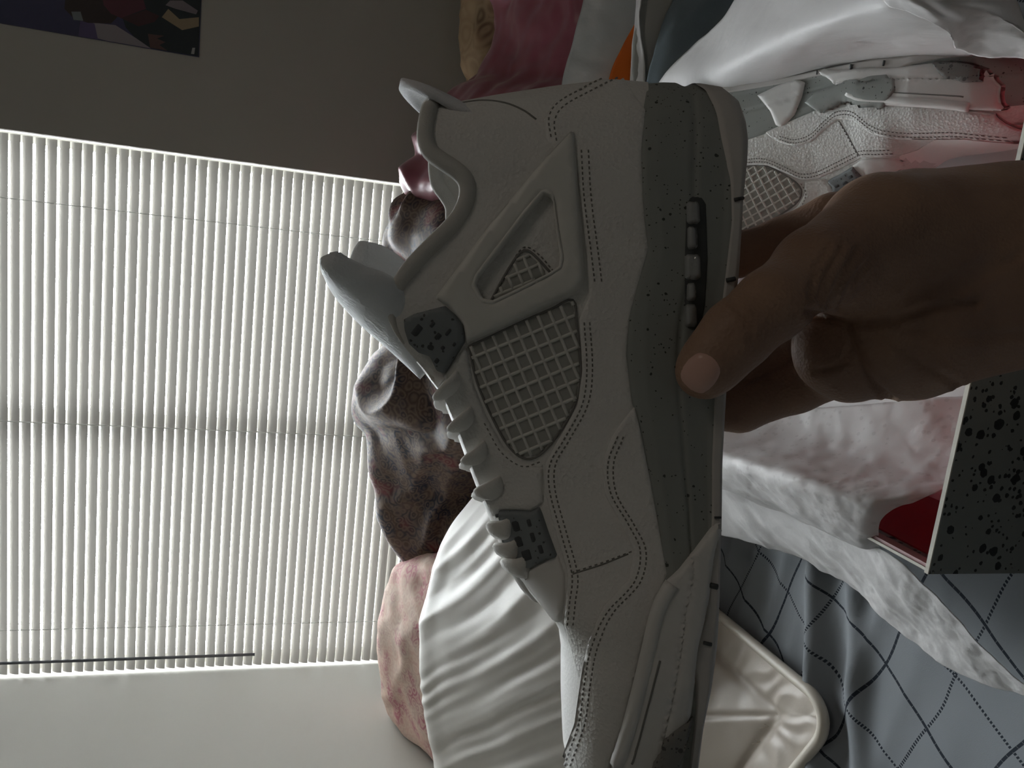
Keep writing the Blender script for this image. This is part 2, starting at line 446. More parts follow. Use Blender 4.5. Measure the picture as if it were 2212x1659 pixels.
TOP = table([(160, 930, .012), (230, 914, .022), (270, 910, .027), (310, 921, .027), (345, 968, .027), (370, 1000, .027), (400, 1008, .027), (440, 1000, .027),
             (480, 975, .027), (520, 932, .027), (560, 894, .026), (600, 862, .025), (640, 842, .024), (680, 838, .024), (720, 852, .024), (760, 882, .022),
             (790, 910, .021), (850, 956, .020), (925, 989, .018), (1005, 1019, .016), (1070, 1044, .014), (1120, 1067, .012), (1180, 1092, .008), (1235, 1114, .004),
             (1270, 1140, 0), (1320, 1188, 0), (1350, 1206, 0), (1400, 1212, 0), (1500, 1212, 0), (1600, 1216, 0), (1640, 1226, 0), (1700, 1258, 0), (1740, 1300, 0), (1790, 1380, 0)], 5)
TOPM = TOP + .010 * np.exp(-((GX - LP(1000, 400, .027)[0]) / .012) ** 2)
KT = np.interp(GX, [LP(1000, y, .02)[0] for y in (0, 500, 700, 900, 1100, 1235, 1275)], [.80, .76, .66, .46, .30, .12, 0])
MM = np.clip((GX - LP(0, 1050, .02)[0]) / .05, 0, 1)
ALP = np.array([0, .01, .03, .07, .13, .2, .35, .5, .65, .75, .85, .92, .97, .99, 1])
WID = np.array([0, .0125, .021, .029, .0345, .036, .0362, .040, .047, .0485, .045, .037, .024, .014, 0])
def width(al): 
    i = np.clip(np.searchsorted(ALP, al) - 1, 0, len(ALP) - 2)
    return np.interp(al, ALP, WID)
HEELU = [(915, 210), (1000, 203), (1070, 190), (1200, 170), (1325, 156), (1400, 164), (1460, 168)]
HB = np.array([LP(x, y, .010)[2] for x, y in HEELU]); HA = np.array([LP(x, y, .010)[0] for x, y in HEELU])
def heel_shift(z):
    o = np.argsort(HB); return np.interp(z, HB[o], HA[o]) - AH
HEELS = [(1380, 166), (1430, 162), (1458, 163), (1474, 172), (1500, 170), (1555, 180), (1585, 203), (1603, 240), (1614, 300)]
SB = np.array([LP(x, y, .012)[2] for x, y in HEELS]); SA = np.array([LP(x, y, .012)[0] for x, y in HEELS])
def sole_shift(z):
    o = np.argsort(SB); return np.interp(z, SB[o], SA[o]) - AH
NA, NT = 170, 56
ALS = (1 - np.cos(np.linspace(0, np.pi, NA))) / 2 * .55 + np.linspace(0, 1, NA) * .45
def gi(tab, a): return np.interp(a, GX, tab)

def inside(poly, p):
    x, y = p[:, 0], p[:, 1]; r = np.zeros(len(p), bool); n = len(poly); j = n - 1
    for i in range(n):
        xi, yi = poly[i]; xj, yj = poly[j]
        if yi != yj: r ^= ((yi > y) != (yj > y)) & (x < (xj - xi) * (y - yi) / (yj - yi) + xi)
        j = i
    return r
def upper_pt(al, t, side):
    a = AH + (AT - AH) * al
    b0 = gi(BASE, a) - .003; b1 = gi(TOP if side > 0 else TOPM, a)
    z = b0 + (b1 - b0) * t
    w_ = width(al) * .97; k = gi(KT, a); m = gi(MM, a)
    lean = 1 - (1 - k) * t ** 1.4
    rnd = k + (1 - k) * math.sqrt(max(0, 1 - t ** 2.2))
    c = w_ * (lean * (1 - m) + rnd * m)
    return (a + (1 - al) ** 9 * heel_shift(z), side * c, z)
BOT = table([(150, 1585, .02), (230, 1606, .03), (290, 1613, .034), (340, 1609, .036), (430, 1600, .037), (590, 1590, .037), (700, 1577, .038), (850, 1566, .041),
             (1000, 1561, .045), (1120, 1558, .047), (1260, 1550, .048), (1390, 1540, .047), (1500, 1520, .045), (1560, 1504, .042), (1620, 1489, .036), (1659, 1477, .03), (1760, 1430, .0)], 6)
def sole_pt(al, t, side):
    a = AH + (AT - AH) * al
    b0 = gi(BOT, a); b1 = gi(BASE, a)
    z = b0 + (b1 - b0) * t
    # outline of the side wall from ground to top: outsole lip, groove, bulge, second groove, rounded shoulder
    prof = np.interp(t, [0, .04, .12, .16, .30, .42, .46, .50, .80, .93, 1], [.96, 1.0, 1.0, .985, .99, 1.0, .975, 1.0, .995, .965, .90])
    c = width(al) * 1.05 * prof
    return (a + (1 - al) ** 9 * sole_shift(z) - (.004 * (1 - t)) * al ** 14, side * c, z)
def loft(fn, nt):
    V = []; ring = [(al, 1) for al in ALS] + [(al, -1) for al in ALS[-2:0:-1]]
    for al, s in ring:
        for j in range(nt): V.append(fn(al, j / (nt - 1), s))
    return V, grid_faces(len(ring), nt, True), len(ring)

RM = Matrix([[RW[i, j] for j in range(3)] for i in range(3)])
def shoe_root(label, group):
    o = empty('sneaker', (0, 0, 0), label, 'shoe', group); return o
shoe = shoe_root('white and grey leather sneaker held up in the hand in front of the window', 'pair of sneakers')
SO = np.array([.02, 0, LP(1590, 800, 0)[2]])              # the thing's origin: middle of the sole
def smesh(name, V, Fc, m, parent=None, smooth=True, fixn=False, kind=None):
    o = mk(name, V, Fc, m, parent or shoe, smooth, origin=SO, fixn=fixn)
    if kind: o['kind'] = kind
    return o
uv_, uf_, nring = loft(upper_pt, NT)
sv_, sf_, _ = loft(sole_pt, 40)
def close_ring(V, Fc, nt, j, nr):                           # flat cap over one row of the loft
    Fc = list(Fc); h = nr // 2
    for i in range(h):
        a, b = i, i + 1; c, d = (nr - i - 1) % nr, (nr - i) % nr
        q = [a * nt + j, b * nt + j, c * nt + j, d * nt + j]
        if len(set(q)) >= 3: Fc.append(tuple(dict.fromkeys(q)))
    return Fc
TOEP = [(1218, 1346), (1240, 1410), (1256, 1480), (1246, 1560), (1214, 1640), (1100, 1640), (1100, 1346)]
fc_ = np.array([np.mean([uv_[i] for i in f], axis=0) for f in uf_]); dd_ = DC - np.abs(fc_[:, 1])
toe_m = fc_[:, 0] > 0
pxf = np.c_[CX - fc_[:, 2] * F / dd_, CY + fc_[:, 0] * F / dd_]
def split(V, Fc):
    used = sorted({i for f in Fc for i in f}); re = {k: i for i, k in enumerate(used)}
    return [V[k] for k in used], [tuple(re[i] for i in f) for f in Fc]
sole_o = smesh('midsole', sv_, close_ring(sv_, close_ring(sv_, sf_, 40, 0, nring), 40, 39, nring), MATS['cement_grey'], fixn=True)
def vert_normals(V, Fc):
    V = np.array(V); N = np.zeros_like(V); A = np.array(Fc); n1 = np.cross(V[A[:, 2]] - V[A[:, 0]], V[A[:, 3]] - V[A[:, 1]])
    for i in range(4): np.add.at(N, A[:, i], n1)
    return N / (np.linalg.norm(N, axis=1, keepdims=True) + 1e-15)
VNU = vert_normals(uv_, uf_); VNS = vert_normals(sv_, sf_)
toe_m &= inside(TOEP, pxf)
smesh('upper', *split(uv_, [f for f, q in zip(uf_, toe_m) if not q]), MATS['white_leather'])
smesh('toe_box', *split(uv_, [f for f, q in zip(uf_, toe_m) if q]), MATS['toe_leather'])
BVU = BVHTree.FromPolygons([Vector(p) for p in uv_], uf_)
BVS = BVHTree.FromPolygons([Vector(p) for p in sv_], sf_)
def cast(x, y, on='a'):
    d = LRAY(x, y); best = None
    for nm, bv in (('u', BVU), ('s', BVS), ('o', globals().get('BVO'))):
        if bv is None or (on != 'a' and on != nm): continue
        h = bv.ray_cast(LEYE, d)
        if h[0] is not None and (best is None or h[3] < best[2]):
            vv, ff, nv = {'u': (uv_, uf_, VNU), 's': (sv_, sf_, VNS), 'o': (sv_, sf_, None)}[nm]
            nn = h[1]
            if nv is not None:
                acc = np.zeros(3)
                for q in ff[h[2]]: acc += nv[q] / (1e-6 + (Vector(vv[q]) - h[0]).length)
                if np.linalg.norm(acc) > 0: nn = Vector(acc).normalized()
            nn = nn if nn.dot(d) < 0 else -nn
            if nm != 'u': nn = (nn - d * 1.2).normalized()
            best = (h[0], nn, h[3])
    return best
def seg_dist(poly, p):
    A = poly; B = np.roll(poly, -1, 0); D = B - A; L = (D ** 2).sum(1) + 1e-9
    t = np.clip(((p[:, None, :] - A) * D).sum(2) / L, 0, 1)
    return np.sqrt((((A + t[..., None] * D) - p[:, None, :]) ** 2).sum(2).min(1))
def resample(pts, step, closed=False, curve=True):
    p = np.array(pts, float)
    if curve:
        q = np.vstack([p[-1], p, p[0], p[1]]) if closed else np.vstack([2 * p[0] - p[1], p, 2 * p[-1] - p[-2]])
        out = []
        for i in range(1, len(q) - 2):
            for u in np.linspace(0, 1, 12, endpoint=False):
                out.append(.5 * ((2 * q[i]) + (-q[i - 1] + q[i + 1]) * u + (2 * q[i - 1] - 5 * q[i] + 4 * q[i + 1] - q[i + 2]) * u**2 + (-q[i - 1] + 3 * q[i] - 3 * q[i + 1] + q[i + 2]) * u**3))
        if not closed: out.append(q[-2])
        p = np.array(out)
    if closed: p = np.vstack([p, p[0]])
    s = np.r_[0, np.cumsum(np.linalg.norm(np.diff(p, axis=0), axis=1))]
    m = max(3, int(s[-1] / step)); tt = np.linspace(0, s[-1], m, endpoint=not closed)
    return np.c_[np.interp(tt, s, p[:, 0]), np.interp(tt, s, p[:, 1])]
def patch(name, poly, thick, m, bevel=6, res=16, holes=(), on='u', curve=False, lift=0.0, dome=0.0, parent=None, hfun=None):
    """a raised panel lying on the shoe's surface, its rim rounded over the bevel width"""
    rings = [resample(poly, res * .6, True, curve)] + [resample(h, res * .6, True, curve) for h in holes]
    def keep(p):
        r = inside(rings[0], p)
        for hh in rings[1:]: r &= ~inside(hh, p)
        return r
    pts = [r for r in rings]
    allb = rings
    def bd(p): return np.min([seg_dist(r, p) for r in allb], axis=0)
    for r in rings:
        tg = np.roll(r, -1, 0) - np.roll(r, 1, 0); tg /= np.linalg.norm(tg, axis=1, keepdims=True) + 1e-9
        nr = np.c_[-tg[:, 1], tg[:, 0]]
        for f in (.5, 1.0):
            for sg in (1, -1):
                q = r + nr * sg * bevel * f; q = q[keep(q)]
                if len(q): q = q[bd(q) > bevel * f * .93]
                if len(q): pts.append(q)
    lo, hi = rings[0].min(0), rings[0].max(0); g = []
    yy = lo[1]; k = 0
    while yy < hi[1]:
        xx = lo[0] + (res / 2 if k % 2 else 0)
        while xx < hi[0]: g.append((xx, yy)); xx += res
        yy += res * .87; k += 1
    if g:
        g = np.array(g); g = g[keep(g)]
        if len(g): g = g[bd(g) > bevel * 1.5]
        if len(g): pts.append(g)
    P2 = np.vstack(pts); edges = []; o = 0
    for r in rings:
        n = len(r); edges += [(o + i, o + (i + 1) % n) for i in range(n)]; o += n
    vo, _, fo, _, _, _ = delaunay_2d_cdt([Vector(p) for p in P2], edges, [], 0, 1e-4)
    vo = np.array([tuple(v) for v in vo]); cen = np.array([vo[list(f)].mean(0) for f in fo]); ok = keep(cen)
    dist = bd(vo); V = []; good = []
    for p, d in zip(vo, dist):
        h = cast(p[0], p[1], on)
        if h is None: V.append((0, 0, 0)); good.append(False); continue
        u = min(d / bevel, 1.0); ht = -.0003 + (thick + .0003) * math.sin(u * math.pi / 2) + lift
        if dome: ht += dome * min(1, d / (res * 6)) ** .7
        if hfun: ht += hfun(p[0], p[1])
        V.append(tuple(h[0] + h[1] * ht)); good.append(True)
    Fc = []
    for f, k in zip(fo, ok):
        if k and all(good[i] for i in f):
            a, b, c = [Vector(V[i]) for i in f]
            nn = (b - a).cross(c - a)
            Fc.append(tuple(f) if nn.dot(LEYE - a) > 0 else tuple(f)[::-1])
    used = sorted({i for f in Fc for i in f}); re = {k: i for i, k in enumerate(used)}
    return smesh(name, [V[k] for k in used], [tuple(re[i] for i in f) for f in Fc], m, parent)
def dashes(lines, step=11, ln=6.5, wd=3.2, ht=.00045, on='a', lift=0.0):
    V = []; Fc = []
    for L in lines:
        q = resample(L, step)
        for i in range(len(q)):
            t = q[min(i + 1, len(q) - 1)] - q[max(i - 1, 0)]; t /= np.linalg.norm(t) + 1e-9; nn = np.array([-t[1], t[0]])
            h = cast(*q[i], on); h1 = cast(*(q[i] + t * ln / 2), on); h2 = cast(*(q[i] + nn * wd / 2), on)
            if h is None or h1 is None or h2 is None: continue
            u = h1[0] - h[0]; v = h2[0] - h[0]; b = h[0] + h[1] * lift
            o = len(V)
            for s, r_ in ((-1, -1), (1, -1), (1, 1), (-1, 1)): V.append(tuple(b + u * s + v * r_))
            for s in (-.6, .6): V.append(tuple(b + u * s + h[1] * ht))
            Fc += [(o, o + 1, o + 5, o + 4), (o + 1, o + 2, o + 5), (o + 2, o + 3, o + 4, o + 5), (o + 3, o, o + 4)]
    return V, Fc
def strip(lines, width_px, ht, on='u', step=9, lift=0.0):
    """raised rounded bars along pixel polylines, lying on the shoe"""
    out = []
    for L in lines:
        q = resample(L, step, curve=len(L) > 2); path = []
        for p in q:
            h = cast(p[0], p[1], on)
            if h: path.append(tuple(h[0] + h[1] * (lift + ht * .3)))
        if len(path) > 1: out.append(tube_vf(path, width_px * .285 / F / 2, 6))
    return join_vf(out)

# overlays of the side, from the lowest layer up
FOX = [(1335, 152), (1250, 192), (1196, 222), (1174, 258), (1180, 300), (1200, 330), (1240, 320), (1252, 430), (1266, 560), (1272, 640), (1250, 690), (1256, 800), (1246, 875),
       (1208, 945), (1178, 1000), (1176, 1062), (1200, 1150), (1226, 1240), (1220, 1310), (1218, 1347), (1240, 1420), (1258, 1490), (1250, 1560), (1218, 1642), (1240, 1690),
       (1300, 1690), (1345, 1580), (1372, 1480), (1395, 1390), (1412, 1310), (1445, 1240), (1430, 1160), (1410, 1050), (1388, 940), (1368, 870), (1355, 770), (1362, 690), (1382, 610), (1402, 540), (1392, 440), (1388, 330), (1396, 240)]
patch('side_panel', FOX, .0011, MATS['white_leather'], 5, 10)
MUD = [(1372, 872), (1345, 905), (1318, 945), (1299, 1000), (1306, 1070), (1345, 1140), (1368, 1190), (1356, 1250), (1302, 1310), (1272, 1380), (1257, 1480), (1246, 1560), (1215, 1645), (1240, 1700),
       (1305, 1690), (1345, 1580), (1372, 1480), (1395, 1390), (1412, 1310), (1445, 1240), (1430, 1160), (1410, 1050), (1388, 940)]
patch('mudguard', MUD, .0022, MATS['white_leather'], 6, 9)
EYE_P = [(908, 794), (955, 852), (988, 925), (1018, 1005), (1043, 1070), (1066, 1120), (1085, 1100), (1150, 1104), (1176, 1085), (1174, 1010), (1130, 1000), (1088, 965), (1050, 895), (1022, 825), (1008, 745), (985, 772), (950, 822)]
patch('eyestay', EYE_P, .0012, MATS['white_leather'], 5, 14)
patch('vamp_panel', [(1112, 1240), (1135, 1262), (1165, 1300), (1196, 1345), (1214, 1345), (1222, 1290), (1222, 1240), (1206, 1195), (1140, 1232)], .0008, MATS['smooth_white'], 5, 13)
NET = [(1013, 748), (1070, 722), (1130, 694), (1190, 668), (1237, 648), (1246, 700), (1255, 800), (1244, 868), (1206, 938), (1164, 984), (1130, 989), (1095, 958), (1058, 890), (1030, 822)]
TRI = [(1063, 648), (1088, 605), (1118, 558), (1136, 546), (1158, 562), (1184, 591), (1120, 622)]
patch('net_backing', NET, .0003, MATS['net_back'], 3, 16)
def lattice(poly, o0, d1, s1, d2, s2, n):
    poly = np.array(poly, float); segs = []
    for dd, oo, sp in ((np.array(d1), np.array(d2), s2), (np.array(d2), np.array(d1), s1)):
        for k in range(-n, n):
            base = np.array(o0) + oo * sp * k; ts = np.linspace(-320, 320, 220); p = base + ts[:, None] * dd
            r = inside(poly, p)
            if r.sum() > 3:
                q = p[r]; segs.append([q[0], (q[0] + q[-1]) / 2, q[-1]])
    return segs
d1 = (.925, -.38); d2 = (.40, .916)
smesh('net', *strip(lattice(NET, (1040, 800), d1, 26.5, d2, 33, 14), 8.5, .0012), MATS['net_plastic'])
WING = [(1241, 276), (1200, 318), (1150, 374), (1060, 482), (1000, 562), (938, 645), (968, 662), (1000, 700), (1008, 742), (1070, 716), (1130, 688), (1190, 660), (1240, 638), (1264, 606), (1260, 540), (1252, 430), (1246, 330)]
HOLE = [(1176, 424), (1188, 426), (1196, 440), (1202, 500), (1210, 555), (1207, 578), (1182, 595), (1120, 625), (1068, 650), (1046, 646), (1030, 618), (1036, 600), (1071, 556), (1139, 468)]
wing = patch('support_wing', WING, .0032, MATS['wing_plastic'], 9, 14, holes=[HOLE])
patch('wing_rim', [(p[0] * 1.0, p[1]) for p in [(1184, 412), (1198, 426), (1208, 500), (1220, 560), (1214, 585), (1122, 634), (1066, 660), (1040, 656), (1020, 620), (1028, 596), (1064, 548), (1132, 460), (1170, 416)]],
      .0006, MATS['wing_plastic'], 3, 12, holes=[HOLE], lift=.0030, parent=wing)
patch('net_backing', TRI, .0003, MATS['net_back'], 3, 12)
smesh('net', *strip(lattice(TRI, (1120, 590), d1, 24, d2, 27, 6), 8, .001), MATS['net_plastic'])
smesh('net_trim', *strip([[(1060, 652), (1086, 603), (1117, 554), (1137, 541), (1160, 557), (1188, 588)], NET + [NET[0]]], 6, .0008), MATS['stitch'])
PL1 = [(872, 690), (893, 678), (930, 668), (962, 660), (985, 680), (1004, 705), (1006, 738), (985, 772), (962, 808), (944, 800), (930, 770), (905, 762), (884, 742), (874, 712)]
p1 = patch('lace_plate', PL1, .0026, MATS['plate_grey'], 6, 10)
p1['label'] = 'dark speckled upper lace plate'
PL2 = [(1078, 1102), (1110, 1101), (1148, 1104), (1166, 1094), (1172, 1108), (1186, 1150), (1206, 1204), (1180, 1210), (1150, 1226), (1128, 1238), (1106, 1222), (1088, 1160)]
p2 = patch('lace_plate', PL2, .0024, MATS['plate_grey'], 5, 9)
p2['label'] = 'grey lower lace plate with small cutouts'
def quadpx(cx_, cy_, wx_, wy_, ang):
    c, s = math.cos(ang), math.sin(ang)
    return [(cx_ + c * a * wx_ - s * b * wy_, cy_ + s * a * wx_ + c * b * wy_) for a, b in ((-.5, -.5), (.5, -.5), (.5, .5), (-.5, .5))]
for cx_, cy_, wx_, wy_ in ((1122, 1133, 15, 24), (1150, 1128, 9, 20), (1129, 1166, 15, 24), (1158, 1158, 10, 22), (1172, 1150, 6, 8), (1146, 1196, 19, 24), (1175, 1184, 10, 20), (1181, 1169, 6, 7), (1133, 1218, 7, 8), (1082, 1109, 8, 8)):
    patch('cutout', quadpx(cx_, cy_, wx_, wy_, -.30), .0002, MATS['plate_cut'], 2, 7, lift=.0025, parent=p2)
for cx_, cy_, wx_, wy_ in ((905, 712, 16, 26), (938, 700, 9, 14), (950, 725, 12, 16), (972, 716, 8, 18), (960, 750, 9, 12), (935, 740, 8, 8), (985, 742, 8, 10), (948, 776, 10, 12), (915, 690, 8, 8)):
    patch('cutout', quadpx(cx_, cy_, wx_, wy_, .7), .0002, MATS['plate_cut'], 2, 7, lift=.0027, parent=p1)
patch('plate_strap', [(936, 800), (962, 812), (990, 772), (1002, 752), (1006, 760), (984, 792), (950, 838), (940, 826)], .0018, MATS['smooth_white'], 4, 8)

# midsole pieces
WRAP = [(1562, 1112), (1540, 1132), (1505, 1178), (1466, 1228), (1440, 1252), (1412, 1300), (1390, 1385), (1368, 1480), (1345, 1572), (1321, 1656), (1300, 1720),
        (1380, 1725), (1440, 1690), (1462, 1650), (1478, 1605), (1494, 1540), (1502, 1470), (1510, 1400), (1536, 1290), (1545, 1200)]
wrap = patch('toe_wrap', WRAP, .0036, MATS['smooth_white'], 10, 7, on='s')
smesh('wrap_ridge', *strip([[(1452, 1262), (1424, 1320), (1404, 1404), (1384, 1487), (1361, 1572), (1338, 1650)]], 34, .0012, on='s', lift=.0018), MATS['smooth_white'])
smesh('wrap_groove', *strip([[(1424, 1424), (1404, 1500), (1384, 1575), (1366, 1645)]], 5, .0006, on='s', lift=.0033), MATS['stitch'])
patch('toe_bumper', [(1500, 1546), (1478, 1552), (1448, 1572), (1424, 1605), (1406, 1640), (1396, 1690), (1440, 1690), (1466, 1655), (1484, 1612)], .0060, MATS['toe_rubber'], 8, 6, on='s')
OTOP = table([(150, 1500, .02), (182, 1528, .025), (225, 1547, .03), (300, 1560, .034), (395, 1577, .037), (480, 1578, .037), (590, 1566, .038), (700, 1554, .039), (850, 1546, .042), (1000, 1543, .046),
              (1128, 1541, .048), (1262, 1532, .049), (1330, 1518, .048), (1395, 1494, .047), (1430, 1488, .047), (1470, 1497, .046), (1540, 1492, .044), (1600, 1478, .038), (1659, 1462, .03), (1760, 1418, .0)], 6)
def out_pt(al, t, side):
    a = AH + (AT - AH) * al; b0 = gi(BOT, a) - .0012; z = b0 + (gi(OTOP, a) - b0) * t
    c = width(al) * 1.05 * np.interp(t, [0, .12, .3, .85, 1], [.965, 1.0, 1.022, 1.022, .985])
    return (a + (1 - al) ** 9 * (sole_shift(z) - .0012) + (.001 - .003 * (1 - t)) * al ** 14, side * c, z)
ov_, of_, _ = loft(out_pt, 14)
smesh('outsole', ov_, close_ring(ov_, of_, 14, 0, nring), MATS['outsole_grey'], fixn=True)
BVO = BVHTree.FromPolygons([Vector(p) for p in ov_], of_)
for a_, b_, wd in (((1604, 428), (1586, 432), 8), ((1588, 602), (1570, 606), 10), ((1550, 1268), (1534, 1264), 12), ((1537, 1392), (1502, 1384), 8), ((1556, 1118), (1543, 1118), 5)):
    smesh('tread_notch', *strip([[a_, ((a_[0] + b_[0]) / 2, (a_[1] + b_[1]) / 2), b_]], wd, .001, on='o', lift=.0002), MATS['recess'])
# air window
SLOT = [(1492, 424), (1515, 424), (1526, 440), (1530, 560), (1524, 660), (1515, 704), (1500, 716), (1482, 708), (1478, 660), (1478, 560), (1482, 440)]
slot = patch('air_window', SLOT, .0004, MATS['recess'], 4, 12, on='s')
for k, (y0_, y1_, xc_, wd) in enumerate(((434, 486, 1497, 30), (488, 540, 1495, 24), (548, 606, 1496, 36), (610, 652, 1493, 22), (656, 708, 1492, 28))):
    pts = []
    patch('air_bubble', [(xc_ - wd / 2, y0_ + 6), (xc_ - wd / 3, y0_), (xc_ + wd / 3, y0_), (xc_ + wd / 2, y0_ + 8), (xc_ + wd / 2 + 2, y1_ - 8), (xc_ + wd / 3, y1_), (xc_ - wd / 3, y1_), (xc_ - wd / 2, y1_ - 6)],
          .0028, MATS['air_clear'], 9, 7, on='s', parent=slot)

# stitching; the dark dashes stand in for shadow in the needle holes
dbl = lambda L, o: [L, [(x + o[0], y + o[1]) for x, y in L]]
ST1 = dbl([(1330, 162), (1262, 194), (1206, 226), (1186, 258), (1190, 296)], (12, 8)) + dbl([(1256, 330), (1262, 430), (1276, 540), (1284, 606)], (15, 0)) + \
     dbl([(1262, 700), (1268, 800), (1258, 875), (1220, 948), (1190, 1002), (1190, 1062), (1214, 1150), (1238, 1240), (1234, 1300), (1230, 1345)], (12, 0)) + \
     [[(1240, 1236), (1300, 1216), (1362, 1192)], [(1050, 915), (1085, 975), (1130, 1006), (1165, 998)]]
ST2 = dbl([(1334, 945), (1315, 1000), (1322, 1066), (1360, 1134), (1384, 1190), (1371, 1258), (1316, 1320), (1287, 1386), (1272, 1480), (1261, 1560), (1232, 1648)], (12, 1))
ST0 = [[(1060, 655), (1090, 600), (1118, 548), (1138, 534), (1166, 552), (1194, 584)]]
smesh('stitching', *join_vf([dashes(ST1, lift=.0011), dashes(ST2, lift=.0022), dashes(ST0, lift=.0001)]), MATS['stitch'], kind='stuff')
smesh('seam', *strip([[(985, 224), (1040, 217), (1090, 222), (1130, 238), (1158, 258)]], 5, .0003, lift=-.0001), MATS['stitch'])
smesh('seam', *strip([[(1240, 1240), (1300, 1220), (1358, 1196)]], 4, .0003, lift=.0009), MATS['stitch'])

# collar roll, lining, tongue, heel tab
def ring_top(side, a_to):
    r = []
    for al in ALS:
        a = AH + (AT - AH) * al
        if a > a_to: break
        p = upper_pt(al, 1, side); r.append(p)
    return r
a_thr = LP(900, 750, .02)[0]
lat = ring_top(1, a_thr); med = ring_top(-1, a_thr)
path = lat[::-1] + med[1:]
path = [(p[0], p[1] * .97, p[2] - .001) for p in path]
pa = np.array(path); 
for _ in range(3): pa[1:-1] = (pa[:-2] + 2 * pa[1:-1] + pa[2:]) / 4
smesh('collar_roll', *tube_vf([tuple(p) for p in pa], [.0036 * min(1, .25 + .06 * min(i, len(pa) - 1 - i)) for i in range(len(pa))], 10), MATS['collar_fabric'])
LV = []; cxm = pa[:, 0].mean()
for p in pa:
    for k, (s, dz) in enumerate(((.96, 0), (.84, -.006), (.74, -.018), (.72, -.035), (.76, -.06))):
        LV.append((p[0] * (1 if p[0] > -.09 else 1) + (.004 * k if p[0] < -.10 else 0), p[1] * s, p[2] + dz))
smesh('lining', LV, grid_faces(len(pa), 5), MATS['collar_fabric'])
ins = []
for al in ALS[4:-10]:
    a = AH + (AT - AH) * al; z_ = gi(BASE, a) + .008
    for s in np.linspace(-1, 1, 7): ins.append((a, s * width(al) * .8, z_))
smesh('insole', ins, grid_faces(len(ALS[4:-10]), 7), MATS['collar_fabric'])
# tongue: padded sheet wrapped over the instep, near edge first
TG = [[(714, 545, .030), (718, 566, .020), (738, 600, .000), (758, 580, -.018), (776, 520, -.030)],
      [(724, 553, .033), (730, 592, .022), (752, 634, .000), (772, 610, -.020), (795, 522, -.034)],
      [(780, 573, .030), (786, 630, .022), (798, 685, .000), (812, 650, -.020), (835, 535, -.034)],
      [(845, 596, .024), (846, 668, .020), (855, 735, .000), (868, 700, -.019), (885, 575, -.032)],
      [(940, 670, .012), (922, 750, .010), (925, 800, .000), (930, 770, -.014), (955, 670, -.026)]]
net = [[LP(x, y, c) for x, y, c in r] for r in TG]
G = net_points(net, 44, 49); Nn = grid_normals(G); TVt = []
for sg in (1, -1):
    for i in range(44):
        for j in range(49):
            e_ = min(i / 43 * 5.5, j / 48 * 7, (48 - j) / 48 * 7, 1.0); hh = .0050 * math.sqrt(max(0, 1 - (1 - e_) ** 2)) + .00005
            TVt.append(tuple(G[i, j] + Nn[i, j] * sg * hh))
TFt = grid_faces(44, 49); TFt += [tuple(q + 44 * 49 for q in f)[::-1] for f in grid_faces(44, 49)]
rim = [j for j in range(49)] + [i * 49 + 48 for i in range(1, 44)] + [43 * 49 + j for j in range(47, -1, -1)] + [i * 49 for i in range(42, 0, -1)]
for k in range(len(rim)):
    a_, b_ = rim[k], rim[(k + 1) % len(rim)]; TFt.append((b_, a_, a_ + 44 * 49, b_ + 44 * 49))
to = smesh('tongue', TVt, TFt, MATS['tongue_leather'], fixn=True)
# throat under the laces
TV = []; ts = [al for al in ALS if LP(0, 770, .02)[0] < AH + (AT - AH) * al < LP(0, 1300, 0)[0]]
for al in ts:
    pl = Vector(upper_pt(al, .985, 1)); pm = Vector(upper_pt(al, .985, -1))
    for s in np.linspace(0, 1, 9):
        p = pl.lerp(pm, s); p.z += .0050 * math.sin(math.pi * s) ** .6 - .0012; TV.append(tuple(p))
smesh('tongue_lower', TV, grid_faces(len(ts), 9), MATS['smooth_white'])
# heel tab: an arc round the back of the heel
HT = []
for k in range(9):
    u = k / 8; 
    for s in np.linspace(-1, 1, 15):
        th = s * 1.05
        zt = LP(864, 205, 0)[2]; zb = LP(1075, 190, 0)[2]
        zz = zb + (zt - zb) * u * (1 - .10 * s * s) - .010 * s * s * u ** 2
        rad = .021; back = np.interp(zz, [LP(1075, 0, 0)[2], LP(1000, 0, 0)[2], zt], [LP(0, 192, .0)[0], LP(0, 203, 0)[0], LP(0, 186, 0)[0]])
        back += .014 * (1 - u) ** 1.6
        HT.append((back + rad * (1 - math.cos(th)) * .8, rad * math.sin(th), zz))
ht = smesh('heel_tab', HT, grid_faces(9, 15), MATS['tab_fabric'])
md = ht.modifiers.new('thickness', 'SOLIDIFY'); md.thickness = .0035; md.offset = 0
# laces: flat cords from eyelet to eyelet
def lace_cord(pa_, pb_, crest, wd=.0052, flat=.36):
    h = cast(*pa_, 'u')
    if h is None: return None
    e = h[0] + h[1] * .0016
    h2 = cast(*pb_, 'u'); e2 = (h2[0] + h2[1] * .0022) if h2 else e
    a1 = e2.x; al = (a1 - AH) / (AT - AH); zt = gi(TOP, a1)
    top = Vector((a1 + .004, 0, zt + crest)); sh = Vector((a1 + .001, e2.y * .75, min(max(e2.z, zt - .004), zt - .0006) + crest * .2))
    pts = [e - h[1] * .003, e, e2, sh, top, Vector((sh.x + .005, -sh.y, sh.z)), Vector((e2.x + .007, -e2.y, e2.z)), Vector((e.x + .008, -e.y - .001, e.z))]
    W8 = cr_weights(len(pts), 40); P = W8 @ np.array([tuple(p) for p in pts])
    return tube_vf([tuple(p) for p in P], [wd * min(1, .55 + i * .12) for i in range(40)], 10, flat, up=(0, .3, 1))
